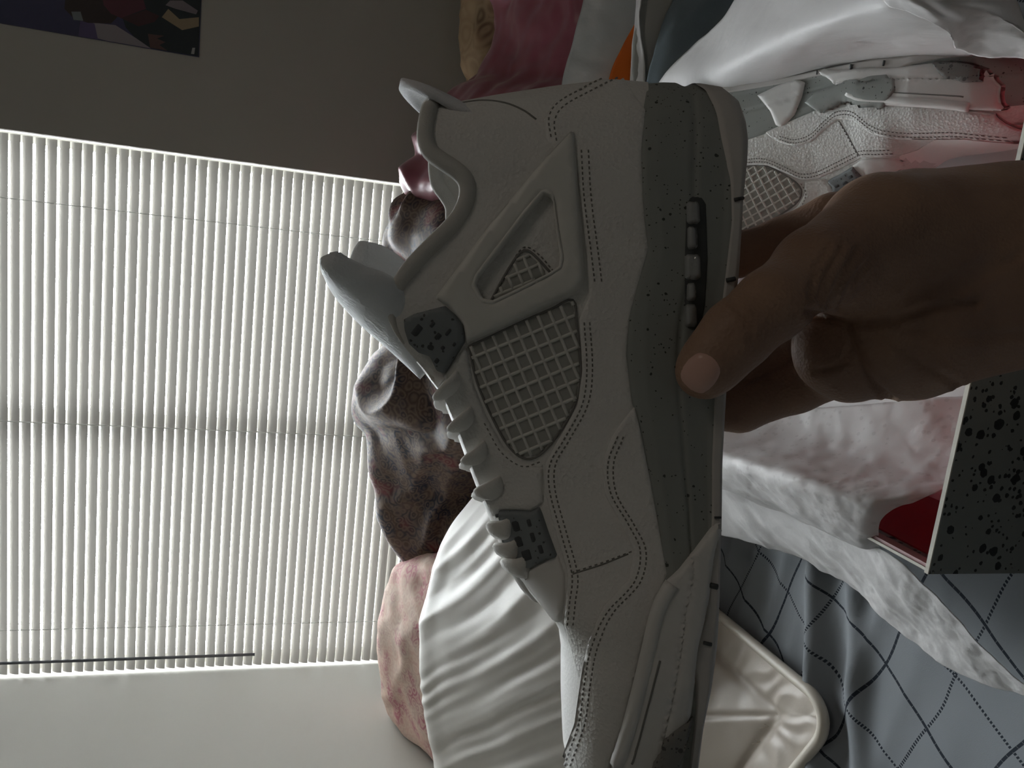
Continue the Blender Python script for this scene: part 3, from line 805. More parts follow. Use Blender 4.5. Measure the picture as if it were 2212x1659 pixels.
for pa_, pb_, cr in (((986, 826), (966, 846), .0004), ((1016, 902), (998, 918), .0004), ((1046, 976), (1028, 990), .0004), ((1080, 1052), (1056, 1064), .0004)):
    r = lace_cord(pa_, pb_, cr)
    if r: smesh('lace', *r, MATS['lace'])
for pa_, pb_, cr in (((1102, 1143), (1086, 1142), .0002), ((1118, 1188), (1102, 1186), .0002), ((1136, 1226), (1120, 1222), .0002)):
    r = lace_cord(pa_, pb_, cr, .0058, .42)
    if r: smesh('lace', *r, MATS['lace'])

# place the shoe
TM = Matrix.Translation(Vector(EYE)) @ (RM @ SHX).to_4x4() @ Matrix.Translation(Vector((SO[0], SO[1], SO[2]))) 
# local point L sits in camera axes at (-z, -x, y - DC)
TM = Matrix.Translation(Vector(EYE) + RM @ Vector((0, 0, -DC))) @ (RM @ SHX).to_4x4() @ Matrix.Translation(Vector(SO))
shoe.matrix_world = TM

# ------------------------------------------------------------------ bed, bedding
ZB = 0.648
def clampx(p): p = np.array(p); p[..., 0] = np.clip(p[..., 0], XL + .012, 2.2); p[..., 2] = np.maximum(p[..., 2], .66); return p
bed = empty('bed', (-.05, .55, 0), 'bed spread with a grey sheet printed with dark dashed diamond lines', 'bed')
mk('mattress', *box_vf(XL + .02, .95, -.55, 1.56, .32, ZB - .014), MATS['mattress_ticking'], bed, False)
mk('bed_frame', *box_vf(XL + .03, .94, -.54, 1.55, .0, .32), MATS['box_board'], bed, False)
nx, ny = 260, 300
gx = np.linspace(XL + .015, .96, nx); gy = np.r_[np.linspace(-.56, .25, 40)[:-1], np.linspace(.25, 1.57, ny - 39)]
SV = []
for x in gx:
    for y in gy:
        fade = 1 / (1 + math.exp(-(y - .50) / .045)) * (1 / (1 + math.exp((x + .12) / .04)))
        q = noise.noise(Vector((x * 3, y * 5, 2)))
        u = (y + .16 * x + .018 * q) / .047
        r = (ridge(u, 1.8) - .35) * .010 * (.6 + .8 * noise.noise(Vector((x * 2, math.floor(u) * 3.1, 5)))) * fade
        v = (y - .30 * x + .02 * q)
        big = .017 * math.exp(-((v - .655) / .016) ** 2) + .010 * math.exp(-((v - .60) / .012) ** 2)
        big *= 1 / (1 + math.exp((x + .20) / .03))
        SV.append((x, y, ZB + r + big + .0015 * fnoise((x, y, 0), 14)))
mk('fitted_sheet', SV, grid_faces(nx, len(gy)), MATS['sheet_cotton'], bed)

def netY(rows, cols, squeeze=None):
    """rows: (pixel y, silhouette x); cols: (pixel offset, room depth)"""
    out = []
    for y, x in rows:
        f = 1.0 if squeeze is None else float(np.interp(y, *squeeze))
        out.append([clampx(PY(x + dx, y, cols[1][1] - (cols[1][1] - Y) * (f if k > 1 else 1))) for k, (dx, Y) in enumerate(cols)])
    return out
def thing_surf(name, net, nu, nv, m, label, cat, disp=None, thick=.004, face=None, group=None):
    o = surf(name, net, nu, nv, m, None, disp, thick, face)
    me = o.data
    return tag(o, label, cat, group)
def folds(d, sp, amp, wob=.5, sharp=1.6, nz=.004, s=9):
    d = np.array(d, float); d /= np.linalg.norm(d)
    def f(u, v, p):
        q = p @ d + wob * sp * fnoise(p, 5, 2) * 2
        return amp * (ridge(q / sp, sharp) - .4) * (.55 + .9 * noise.noise(Vector(p * 7))) + nz * fnoise(p, s * 2)
    return f
back = (0, -1, .3)
rows = [(-90, 990), (-30, 992), (30, 996), (80, 992), (130, 1000), (165, 1005), (210, 1030)]
thing_surf('plush_blanket', netY(rows, [(30, 1.56), (0, 1.50), (40, 1.44), (90, 1.40), (150, 1.38)]), 50, 40, MATS['tan_plush'],
           'tan mottled plush blanket bundled between the wall and the burgundy satin', 'blanket', folds((.3, .2, 1), .05, .012), face=back)
rows = [(-100, 1066), (-40, 1063), (20, 1062), (80, 1060), (130, 1048), (165, 1032), (190, 985), (230, 945), (290, 905), (330, 888), (370, 880), (400, 880), (425, 892), (445, 915)]
thing_surf('satin_throw', netY(rows, [(25, 1.46), (0, 1.40), (35, 1.33), (90, 1.25), (160, 1.17), (260, 1.10)]), 140, 70, MATS['burgundy_satin'],
           'shiny burgundy satin throw bunched on the bed behind the raised sneaker heel', 'throw', folds((.7, -.2, .8), .085, .026, .8, 1.4, .008, 6), face=back)
rows = [(395, 925), (420, 880), (445, 852), (475, 842), (510, 832), (550, 838), (600, 852), (660, 866), (720, 853), (765, 805), (810, 780), (850, 768), (885, 762), (915, 768), (940, 790), (970, 797), (1020, 800), (1060, 808), (1110, 820), (1160, 838),
        (1200, 860), (1240, 890), (1275, 915)]
def cf(u, v, p):
    a = folds((-.50, -.33, -.79), .095, .034, .7, 1.3, .006, 6)(u, v, p); return a * min(1, v * 3.2) * min(1, 6 * (1 - v) + .2)
thing_surf('paisley_comforter', netY(rows, [(18, 1.50), (0, 1.42), (45, 1.33), (105, 1.25), (180, 1.19), (280, 1.14), (420, 1.10), (520, 1.08)], ((940, 1060), (1.0, .42))), 260, 120, MATS['paisley_dark'],
           'crumpled comforter with dark navy and tan paisley print heaped against the window blind', 'comforter', cf, face=back)
rows = [(1196, 905), (1212, 872), (1230, 850), (1270, 838), (1320, 824), (1370, 816), (1420, 818), (1480, 826), (1540, 838), (1600, 848), (1659, 858), (1720, 872), (1760, 900)]
thing_surf('pillow_sham', netY(rows, [(26, 1.48), (0, 1.42), (40, 1.33), (90, 1.25), (150, 1.19), (240, 1.16), (300, 1.16)]), 110, 60, MATS['paisley_pink'],
           'pale pink and tan paisley pillow sham between the blind and the ivory pillow', 'pillow', folds((1, 0, .5), .16, .008, .8, 1.4, .004, 8), face=back)
rows = [(1010, 1110), (1040, 1062), (1065, 1032), (1095, 1006), (1140, 972), (1190, 950), (1240, 936), (1300, 918), (1370, 908), (1440, 909), (1500, 914), (1560, 922), (1620, 934), (1670, 946), (1730, 960), (1800, 985)]
def wp(u, v, p):
    d1_ = np.array((-.57, -.33, -.75)); q = p @ (d1_ / np.linalg.norm(d1_)) + .010 * fnoise(p, 4, 2)
    c = fnoise(p, 9, 3); along = p @ np.array((.63, 0, -.78))
    m1 = max(0, .55 + 1.1 * noise.noise(Vector((q * 9, along * 5, 1)))); m2 = max(0, .35 + 1.2 * noise.noise(Vector((q * 15, along * 7, 4))))
    a = .0085 * (ridge(q / .046, 1.3) - .4) * m1 + .0050 * (ridge(q / .019 + .3, 1.2) - .4) * m2
    return (a + .0018 * c) * min(1, 4 * v) 
thing_surf('ruched_pillow', netY(rows, [(28, 1.20), (0, 1.12), (40, 1.06), (110, .98), (200, .895), (300, .825), (400, .775), (470, .75)]), 220, 150, MATS['ivory_satin'],
           'plump ivory satin pillow with diagonal ruched creases behind the sneaker toe', 'pillow', wp, face=back)

# champagne pillow with a flange, lying on the sheet
ZP = ZB + .012
e1 = [PZ(1552, 1322, ZP), PZ(1740, 1478, ZP)]; e2 = [PZ(1788, 1585, ZP), PZ(1728, 1659, ZP)]
def line_x(p, d, q, e):
    A = np.array([[d[0], -e[0]], [d[1], -e[1]]]); t = np.linalg.solve(A, (q - p)[:2]); return p[:2] + d[:2] * t[0]
u1 = e1[0] - e1[1]; u1 /= np.linalg.norm(u1); u2 = e2[1] - e2[0]; u2 /= np.linalg.norm(u2)
corner = line_x(e1[1], u1, e2[0], u2)
LS, LT, RC = .46, .40, .045
cp = empty('flanged_pillow', (corner[0] + u1[0] * .2 + u2[0] * .15, corner[1] + u1[1] * .2 + u2[1] * .15, ZB), 'champagne satin pillow with a piped flange lying flat on the grey sheet', 'pillow')
def cpt(s, t):                                             # rounded-corner map of the unit square
    ds, dt = s, t
    if s < RC and t < RC:
        vx, vy = RC - s, RC - t; m_ = max(vx, vy); r_ = math.hypot(vx, vy)
        if r_ > 1e-9: k = m_ / r_; ds, dt = RC - vx * k, RC - vy * k
    return ds, dt
PV = []; ns, nt_ = 150, 130
for i in range(ns):
    for j in range(nt_):
        s0, t0 = LS * (i / (ns - 1)) ** 1.25, LT * (j / (nt_ - 1)) ** 1.25
        s, t = cpt(s0, t0); e = min(s0, t0)
        xy = corner + u1[:2] * s + u2[:2] * t
        inn = max(0, e - .055)
        z_ = ZP + .004 + .045 * (1 - math.exp(-inn / .12)) - .004 * math.exp(-((e - .052) / .006) ** 2)
        fl = math.exp(-((e - .028) / .022) ** 2)
        along = t0 if s0 < t0 else s0
        z_ += fl * (.001 + .0022 * (ridge(along / .030 + 1.2 * noise.noise(Vector((xy[0] * 20, xy[1] * 20, 0))), 1.2) - .5)) + .0035 * fnoise((xy[0], xy[1], 1), 12)
        if inn > 0: z_ += .004 * noise.noise(Vector((xy[0] * 12, xy[1] * 12, 3))) - .004 * math.exp(-(((s0 - t0) * .7) / .004) ** 2)
        PV.append((xy[0], xy[1], z_))
mk('cover', PV, grid_faces(ns, nt_), MATS['champagne_satin'], cp)
pp = []
for k in range(60): pp.append((LS * (1 - k / 59) ** 1.0, 0))
pp = [(s, 0) for s in np.linspace(LS, RC, 30)] + [(RC - RC * math.sin(a), RC - RC * math.cos(a)) for a in np.linspace(0, math.pi / 2, 14)[1:-1]] + [(0, t) for t in np.linspace(RC, LT, 30)]
mk('piping', *tube_vf([tuple(np.r_[corner + u1[:2] * s + u2[:2] * t, ZP + .004]) for s, t in pp], .0055, 8), MATS['piping_cord'], cp)
tf = []
for s, t in ((.055, .075), (.052, .10)):
    for k in range(3):
        a = k * 2.1; xy = corner + u1[:2] * s + u2[:2] * t
        tf.append(tube_vf([(xy[0], xy[1], ZP + .004), (xy[0] + .003 * math.cos(a), xy[1] + .003 * math.sin(a + k), ZP + .009 + .002 * k)], .0005, 4))
mk('thread_tuft', *join_vf(tf), MATS['piping_cord'], cp)

# ------------------------------------------------------------------ poly mailer and slate cloth beyond the box
ml = empty('poly_mailer', tuple(PY(1330, 60, .93)), 'open grey plastic mailer bag showing its orange lining on the bed beyond the box', 'bag')
def wob(a, s): return lambda u, v, p: a * fnoise(p, s, 3)
surf('back_panel', [[PY(x, y, Y) for x, Y in ((a, 1.02), (a + 55, 1.0), (a + 110, .985), (a + 200, .97))] for y, a in ((-80, 1268), (0, 1261), (60, 1246), (110, 1232), (170, 1216), (260, 1205))], 40, 30, MATS['mailer_grey'], ml, wob(.006, 14), .0015)
surf('lining', [[PY(x, y, Y) for x, Y in ((1372, .965), (1350, .962), (1318, .960))] if k else [PY(1385, y, .965), PY(1384, y, .962), PY(1382, y, .96)] for k, y in enumerate((30, 80, 120, 165, 260))] if False else
     [[PY(a, y, .955), PY((a + b) / 2, y, .95), PY(b, y, .945)] for y, a, b in ((40, 1378, 1384), (75, 1358, 1382), (110, 1340, 1378), (160, 1318, 1374), (260, 1300, 1370))], 24, 10, MATS['mailer_orange'], ml, wob(.003, 14), .001)
surf('front_panel', [[PY(x, y, Y) for x, Y in ((a, .93), (a + 6, .925), (a + 35, .915), (a + 120, .90))] for y, a in ((-80, 1384), (0, 1379), (70, 1371), (110, 1370), (165, 1366), (260, 1360))], 40, 24, MATS['mailer_taupe'], ml, wob(.005, 14), .0015)
surf('lip', [[PY(x, y, Y) for x, Y in ((a - 3, .932), (a + b * .5, .922), (a + b, .912))] for y, a, b in ((-80, 1384, 5), (0, 1379, 6), (60, 1372, 8), (110, 1368, 20), (165, 1364, 30), (240, 1360, 30))], 30, 8, MATS['tissue'], ml, wob(.003, 30), .001)
thing_surf('folded_cloth', [[PY(x, y, Y) for x, Y in ((a, .90), (a + 40, .87), (a + 110, .85), (a + 220, .82), (a + 300, .80))] for y, a in ((-120, 1480), (-40, 1465), (40, 1440), (120, 1418), (200, 1395), (280, 1380))], 60, 50, MATS['slate_cloth'],
           'slate blue cloth between the mailer bag and the white tissue bump', 'cloth', folds((.5, .6, .6), .07, .012, .8, 1.5, .004), .003, back)

# ------------------------------------------------------------------ shoe box, second shoe, tissue paper
def ZS(z): return 1.15 - .85 * (1.15 - z)
BX0, BX1, BY0_, BY1_, BZ0, BZ1 = -.157, .152, .3345, .700, ZB + .004, .785
sb = empty('shoe_box', ((BX0 + BX1) / 2, (BY0_ + BY1_) / 2, BZ0), 'open dark grey speckled shoe box with a red inside, filled with tissue paper', 'box')
T = .0016
def wallpart(nm, outer, inner):
    V1, F1 = box_vf(*outer); o1 = mk(nm, V1, F1, MATS['box_speckle'], sb, False)
    V2, F2 = box_vf(*inner); o2 = mk('red_liner', V2, F2, MATS['box_red'], o1, False, origin=sb.location)
    return o1
wallpart('front_wall', (BX0, BX1, BY0_, BY0_ + T, BZ0, BZ1), (BX0 + T, BX1 - T, BY0_ + T, BY0_ + T + .001, BZ0 + T, BZ1 - .001))
wallpart('back_wall', (BX0, BX1, BY1_ - T, BY1_, BZ0, BZ1), (BX0 + T, BX1 - T, BY1_ - T - .001, BY1_ - T, BZ0 + T, BZ1 - .001))
lw = wallpart('left_wall', (BX0, BX0 + T, BY0_ + T, BY1_ - T, BZ0, BZ1 - .012), (BX0 + T, BX0 + T + .001, BY0_ + T, BY1_ - T, BZ0 + T, BZ1 - .022))
mk('folded_rim', *box_vf(BX0 + .0005, BX0 + T + .002, BY0_ + T, BY1_ - T, BZ1 - .012, BZ1 - .004), MATS['box_pink'], lw, False, origin=sb.location)
wallpart('right_wall', (BX1 - T, BX1, BY0_ + T, BY1_ - T, BZ0, BZ1), (BX1 - T - .001, BX1 - T, BY0_ + T, BY1_ - T, BZ0 + T, BZ1 - .001))
mk('box_base', *box_vf(BX0 + T, BX1 - T, BY0_ + T, BY1_ - T, BZ0, BZ0 + T), MATS['box_red'], sb, False)
mk('cut_edge', *join_vf([box_vf(BX0, BX1, BY0_ - .0002, BY0_ + T + .001, BZ1, BZ1 + .0008), box_vf(BX0 - .0002, BX0 + T, BY0_, BY1_, BZ1 - .0035, BZ1 - .0028)]), MATS['box_board'], sb, False)

def copy_tree(o, parent=None):
    c = o.copy(); COL.objects.link(c)
    if parent is not None: c.parent = parent; c.matrix_parent_inverse = o.matrix_parent_inverse.copy()
    for ch in [q for q in bpy.data.objects if q.parent == o and q != c]: copy_tree(ch, c)
    return c
sneaker2 = copy_tree(shoe)
sneaker2['label'] = 'white and grey sneaker lying on its side in the open shoe box'
R2 = Matrix([[0.11824603230337036, -0.05877537659841425, -0.9912433258036197], [-0.9087437531384809, -0.4087797030347878, -0.0841661779965038], [-0.40025325354862357, 0.9107384967664796, -0.10174833429219352]])
sneaker2.matrix_world = Matrix.Translation((0.1651685424043784 - .001, 0.5363092696599413, 0.780299101798484)) @ R2.to_4x4() @ Matrix.Scale(1.12, 4)
# the inner side of this shoe differs: the grey midsole block runs further and a white flap crosses it
LEYE = sneaker2.matrix_world.inverted() @ Vector(EYE) + Vector(SO); bpy.context.view_layer.update(); FRAME = sneaker2.matrix_world.to_3x3().inverted()
patch('midsole_block', [(1742, 222), (1765, 200), (1830, 178), (1885, 166), (1918, 163), (1936, 176), (1938, 196), (1918, 220), (1885, 246), (1845, 256), (1800, 248), (1762, 234)], .0010, MATS['cement_grey'], 4, 7, on='s', lift=.0040, parent=sneaker2)
patch('midsole_flap', [(1636, 206), (1676, 186), (1720, 170), (1740, 178), (1733, 209), (1717, 248), (1690, 276), (1676, 270), (1664, 240)], .0016, MATS['smooth_white'], 6, 7, on='s', parent=sneaker2, lift=.0006)
FRAME = None; LEYE = Vector((0, DC, 0))

def netZ(rows): return [[PZ(x, y, ZS(z)) for x, y, z in r] for r in rows]
crk = lambda a, s, b=0, dv=(1, 0, 0), sp=.03: (lambda u, v, p: a * fnoise(p, s, 4) + b * (ridge((p @ np.array(dv) + .01 * fnoise(p, 12, 2)) / sp, 1.5) - .4))
tl = surf('tissue_paper', netZ([
    [(1540, 850, .69), (1750, 880, .672), (1950, 865, .655), (2160, 850, .62)],
    [(1540, 925, .72), (1750, 958, .69), (1950, 975, .675), (2150, 985, .655)],
    [(1540, 955, .742), (1750, 1012, .735), (1950, 1052, .718), (2036, 1060, .708)],
    [(1540, 978, .755), (1720, 1032, .755), (1870, 1082, .742), (1950, 1086, .722)],
    [(1540, 1008, .750), (1720, 1072, .748), (1850, 1118, .738), (1905, 1120, .728)],
    [(1540, 1040, .72), (1705, 1108, .715), (1845, 1172, .71), (1898, 1160, .712)],
    [(1530, 1050, .66), (1700, 1112, .66), (1850, 1185, .66), (1902, 1190, .665)]]), 90, 120, MATS['printed_tissue'], None, crk(.0022, 30), .0006, (0, -.3, 1))
tag(tl, 'white printed tissue paper rolled over the box wall beside the bare red corner', 'tissue paper')
tb = surf('tissue_paper', netZ([
    [(1540, 1020, .70), (1700, 1085, .69), (1850, 1165, .68), (1920, 1200, .69), (1980, 1250, .675), (2070, 1335, .65), (2150, 1420, .63), (2225, 1485, .615)],
    [(1540, 1060, .665), (1700, 1140, .66), (1860, 1225, .66), (1945, 1270, .665), (2010, 1320, .65), (2085, 1385, .635), (2155, 1445, .62), (2228, 1495, .612)],
    [(1540, 1110, .635), (1700, 1180, .632), (1830, 1245, .635), (1925, 1310, .64), (2000, 1365, .63), (2080, 1422, .622), (2155, 1466, .615), (2230, 1503, .61)],
    [(1540, 1150, .612), (1700, 1195, .612), (1820, 1255, .615), (1895, 1320, .62), (1965, 1385, .618), (2055, 1448, .614), (2145, 1484, .61), (2230, 1510, .608)]]), 60, 140, MATS['tissue'], None,
    crk(.0026, 26, .0008, (.7, -.7, 0), .031), .0006, (0, -.3, 1))
tag(tb, 'thin white tissue sheet trailing from the box onto the grey sheet', 'tissue paper')
tr_ = surf('tissue_paper', netZ([
    [(1640, -90, .79), (1560, 40, .79), (1505, 92, .775), (1432, 165, .765), (1395, 240, .73)],
    [(1740, -90, .82), (1670, 30, .82), (1600, 105, .81), (1530, 185, .785), (1500, 290, .73)],
    [(1850, -90, .845), (1790, 20, .845), (1720, 85, .83), (1640, 158, .785), (1600, 240, .73)],
    [(1930, -90, .85), (1890, 10, .85), (1830, 60, .835), (1750, 122, .785), (1730, 178, .735)],
    [(1990, -90, .845), (1950, 10, .845), (1920, 60, .825), (1880, 95, .775), (1860, 138, .73)],
    [(2060, -90, .83), (2040, 12, .83), (2020, 62, .805), (2000, 90, .765), (1980, 120, .725)],
    [(2170, -90, .795), (2150, 30, .785), (2130, 80, .76), (2110, 100, .735), (2100, 122, .705)]]), 90, 70, MATS['tissue'], None, crk(.0010, 22), .0006, (0, -.3, 1))
tag(tr_, 'smooth white tissue sheet arched beside the sole of the boxed sneaker', 'tissue paper')
tc = surf('tissue_paper', netZ([
    [(1900, -90, .86), (1905, -20, .858), (1915, 10, .853), (1960, 28, .846), (2010, 48, .835), (2050, 72, .815), (2062, 105, .785)],
    [(1935, -90, .86), (1945, -25, .858), (1965, -4, .852), (2000, 16, .845), (2035, 40, .832), (2060, 72, .810), (2072, 110, .78)],
    [(1990, -90, .845), (2000, -30, .842), (2020, -5, .838), (2050, 20, .828), (2090, 50, .81), (2110, 82, .785), (2120, 120, .755)],
    [(2080, -90, .825), (2090, -30, .822), (2110, 0, .815), (2140, 28, .805), (2170, 58, .785), (2190, 90, .765), (2200, 130, .735)],
    [(2180, -90, .80), (2190, -30, .797), (2200, 5, .79), (2225, 70, .765), (2240, 90, .755), (2250, 110, .745), (2260, 140, .72)]]), 60, 70, MATS['tissue'], None, crk(.0022, 34), .0006, (0, -.3, 1))
tag(tc, 'crumpled tissue tinted pink by the red box, beside the boxed sneaker toe', 'tissue paper')
ti = surf('tissue_paper', netZ([
    [(1480, 330, .66), (1480, 600, .655), (1480, 900, .665)],
    [(1700, 330, .63), (1700, 600, .625), (1700, 900, .645)],
    [(1950, 330, .625), (1950, 600, .62), (1950, 900, .635)],
    [(2280, 300, .61), (2280, 600, .61), (2240, 900, .615)]]), 60, 80, MATS['tissue'], None, crk(.004, 20), .0006, (0, -.3, 1))
tag(ti, 'wrinkled white tissue lining the bottom of the open shoe box', 'tissue paper')

# ------------------------------------------------------------------ poster on the wall (flat print)
po = empty('poster', tuple(PY(432, 62, WALL_Y)), 'blue and violet printed poster on the bare wall beside the window', 'poster')
c0 = PY(430, 124, WALL_Y)
px1 = c0[0] + .52; pz1 = c0[2] + .62
mk('paper', *box_vf(c0[0], px1, WALL_Y - .002, WALL_Y - .0005, c0[2], pz1), mat('poster_blue', (.055, .060, .11), .5, .3,
   lambda nt, b: nt.links.new(ramp(nt, node(nt, 'ShaderNodeSeparateXYZ').outputs[2] if False else tex(nt, 'ShaderNodeTexNoise', 4).outputs['Fac'], [(.35, (.05, .06, .11)), (.65, (.085, .075, .15))]), b.inputs['Base Color'])), po, False)
def printed(pts, col, nm, lift):
    V = [PY(x, y, WALL_Y) for x, y in pts]; V = [(max(v[0], c0[0] + .001), WALL_Y - .002 - lift, max(v[2], c0[2] + .001)) for v in V]
    mk('printed_shape', V, [tuple(range(len(V)))], mat(nm, col, .5, .3), po, False)
for k, (pts, col) in enumerate([
    ([(190, 48), (250, 55), (330, 108), (232, 93), (205, 82)], (.30, .27, .29)),
    ([(175, 40), (205, 52), (212, 92), (170, 85)], (.115, .095, .19)),
    ([(270, -60), (440, -60), (436, 126), (326, 106), (290, 80), (272, 60), (262, 30)], (.035, .045, .05)),
    ([(145, -40), (240, -40), (262, 30), (240, 52), (190, 50), (160, 40), (140, 20)], (.055, .042, .042)),
    ([(215, -40), (300, -40), (316, 20), (262, 40), (240, 30), (225, 12)], (.115, .045, .06)),
    ([(262, 40), (316, 22), (345, 35), (335, 48), (300, 58)], (.075, .04, .045)),
    ([(350, 38), (364, 20), (388, 42), (430, 38), (430, 58), (394, 66)], (.33, .26, .17)),
    ([(358, 12), (368, 2), (395, 2), (428, 24), (424, 32), (380, 20)], (.24, .21, .23)),
    ([(155, 26), (175, 26), (181, 46), (160, 44)], (.20, .23, .24)),
    ([(320, 74), (355, 78), (340, 84), (358, 92), (345, 98), (362, 110), (325, 104)], (.12, .075, .07)),
    ([(416, 104), (422, 104), (420, 118), (413, 117)], (.4, .4, .4))]):
    printed(pts, col, 'poster_ink_%d' % k, .0002 + .0001 * k)

# ------------------------------------------------------------------ the hand: one continuous skin grown from smooth-blended tapered limbs
def surface_nets(Fv, org, h):
    """triangulated zero surface of a sampled distance field"""
    nx_, ny_, nz_ = Fv.shape; ins_ = Fv < 0
    c = np.zeros((nx_ - 1, ny_ - 1, nz_ - 1), int)
    for a in (0, 1):
        for b in (0, 1):
            for d in (0, 1): c += ins_[a:nx_ - 1 + a, b:ny_ - 1 + b, d:nz_ - 1 + d]
    act = (c > 0) & (c < 8); idx = -np.ones(act.shape, int); cells = np.argwhere(act); idx[act] = np.arange(len(cells))
    acc = np.zeros((len(cells), 3)); cnt = np.zeros(len(cells))
    corners = [(a, b, d) for a in (0, 1) for b in (0, 1) for d in (0, 1)]
    for p in corners:
        for ax in range(3):
            if p[ax]: continue
            q = list(p); q[ax] = 1
            f0 = Fv[cells[:, 0] + p[0], cells[:, 1] + p[1], cells[:, 2] + p[2]]; f1 = Fv[cells[:, 0] + q[0], cells[:, 1] + q[1], cells[:, 2] + q[2]]
            m_ = (f0 < 0) != (f1 < 0); t = np.where(m_, f0 / np.where(f0 == f1, 1, f0 - f1), 0)
            pos = np.tile(np.array(p, float), (len(cells), 1)); pos[:, ax] += t
            acc[m_] += pos[m_]; cnt[m_] += 1
    V = org + h * (cells + acc / np.maximum(cnt, 1)[:, None]); Fc = []
    for ax in range(3):
        u, v = (ax + 1) % 3, (ax + 2) % 3
        sl0 = [slice(None)] * 3; sl1 = [slice(None)] * 3; sl0[ax] = slice(0, -1); sl1[ax] = slice(1, None)
        ch = ins_[tuple(sl0)] != ins_[tuple(sl1)]
        for e in np.argwhere(ch):
            if e[u] == 0 or e[v] == 0 or e[u] >= Fv.shape[u] - 1 or e[v] >= Fv.shape[v] - 1: continue
            q = []
            for du, dv in ((0, 0), (1, 0), (1, 1), (0, 1)):
                k = e.copy(); k[u] -= 1 - du; k[v] -= 1 - dv; q.append(idx[tuple(k)])
            if min(q) < 0: continue
            Fc.append(tuple(q) if ins_[tuple(e)] else tuple(q)[::-1])
    return V, Fc
limbs = []
def limb(*pts, k=.006):
    P = [(PD(x, y, d), r) for x, y, d, r in pts]
    for (a, ra), (b, rb) in zip(P[:-1], P[1:]): limbs.append((a, b, ra, rb, k))
# thumb: wrist side -> thenar -> knuckle -> tip
limb((2080, 520, .335, .030), (1900, 500, .318, .0225), (1760, 580, .292, .0148), (1665, 660, .2735, .0122), (1590, 724, .2685, .0116), (1535, 786, .2690, .0100), (1517, 806, .2700, .0090))
limb((1900, 620, .322, .016), (1780, 600, .300, .012))
# palm: two heels, the ball below the fingers
limb((2180, 480, .345, .0262), (1950, 486, .340, .0225), (1800, 480, .352, .0120))
limb((2180, 672, .345, .0262), (1960, 728, .336, .0262), (1850, 745, .330, .0215), (1800, 765, .328, .0165), k=.008)
limb((2150, 575, .335, .0290), (1960, 610, .338, .0250), (1830, 640, .345, .0190), k=.010)
limb((1835, 805, .330, .0125), (1775, 725, .328, .0105), k=.006)
# fingers, reaching up behind the sole
limb((1800, 476, .352, .0125), (1690, 520, .366, .0108), (1590, 552, .372, .0104), (1470, 590, .376, .0096), (1380, 615, .372, .0088), k=.004)
limb((1800, 570, .358, .0125), (1690, 650, .374, .0112), (1590, 690, .382, .0106), (1450, 700, .386, .0098), (1350, 710, .380, .0088), k=.003)
limb((1800, 690, .352, .0120), (1690, 775, .370, .0110), (1590, 800, .378, .0104), (1450, 800, .384, .0096), (1370, 800, .380, .0086), k=.003)
limb((1830, 790, .342, .0125), (1720, 838, .356, .0112), (1600, 886, .368, .0102), (1480, 890, .374, .0090), (1400, 890, .372, .0080), k=.004)
# wrist and forearm
limb((2170, 575, .345, .036), (2420, 560, .345, .031), (2800, 560, .330, .034), (3300, 570, .300, .040), k=.016)
allp = np.array([p for l in limbs for p in (l[0], l[1])])
h_g = .0017; lo_ = allp.min(0) - .05; hi_ = allp.max(0) + .05
dims = np.ceil((hi_ - lo_) / h_g).astype(int)
gx_, gy_, gz_ = [lo_[i] + h_g * np.arange(dims[i]) for i in range(3)]
FLD = np.full(dims, .05, dtype=np.float32)
for a, b, ra, rb, k in limbs:
    pad = max(ra, rb) + .03
    s0 = np.maximum(((np.minimum(a, b) - pad - lo_) / h_g).astype(int), 0); s1 = np.minimum(((np.maximum(a, b) + pad - lo_) / h_g).astype(int) + 1, dims)
    X_, Y_, Z_ = np.meshgrid(gx_[s0[0]:s1[0]], gy_[s0[1]:s1[1]], gz_[s0[2]:s1[2]], indexing='ij')
    d = b - a; L2 = d @ d
    t = np.clip(((X_ - a[0]) * d[0] + (Y_ - a[1]) * d[1] + (Z_ - a[2]) * d[2]) / L2, 0, 1)
    ds = np.sqrt((X_ - a[0] - t * d[0]) ** 2 + (Y_ - a[1] - t * d[1]) ** 2 + (Z_ - a[2] - t * d[2]) ** 2) - (ra + (rb - ra) * t)
    sub = FLD[s0[0]:s1[0], s0[1]:s1[1], s0[2]:s1[2]]
    hh = np.clip(.5 + .5 * (ds - sub) / k, 0, 1)
    FLD[s0[0]:s1[0], s0[1]:s1[1], s0[2]:s1[2]] = ds * (1 - hh) + sub * hh - k * hh * (1 - hh)
HVt, HFc = surface_nets(FLD, lo_, h_g)
# relax the steps of the grid
ea = np.array([(f[i], f[(i + 1) % 4]) for f in HFc for i in range(4)])
for _ in range(4):
    acc = np.zeros_like(HVt); cn = np.zeros(len(HVt)); np.add.at(acc, ea[:, 0], HVt[ea[:, 1]]); np.add.at(cn, ea[:, 0], 1)
    HVt = HVt * .5 + .5 * acc / np.maximum(cn, 1)[:, None]
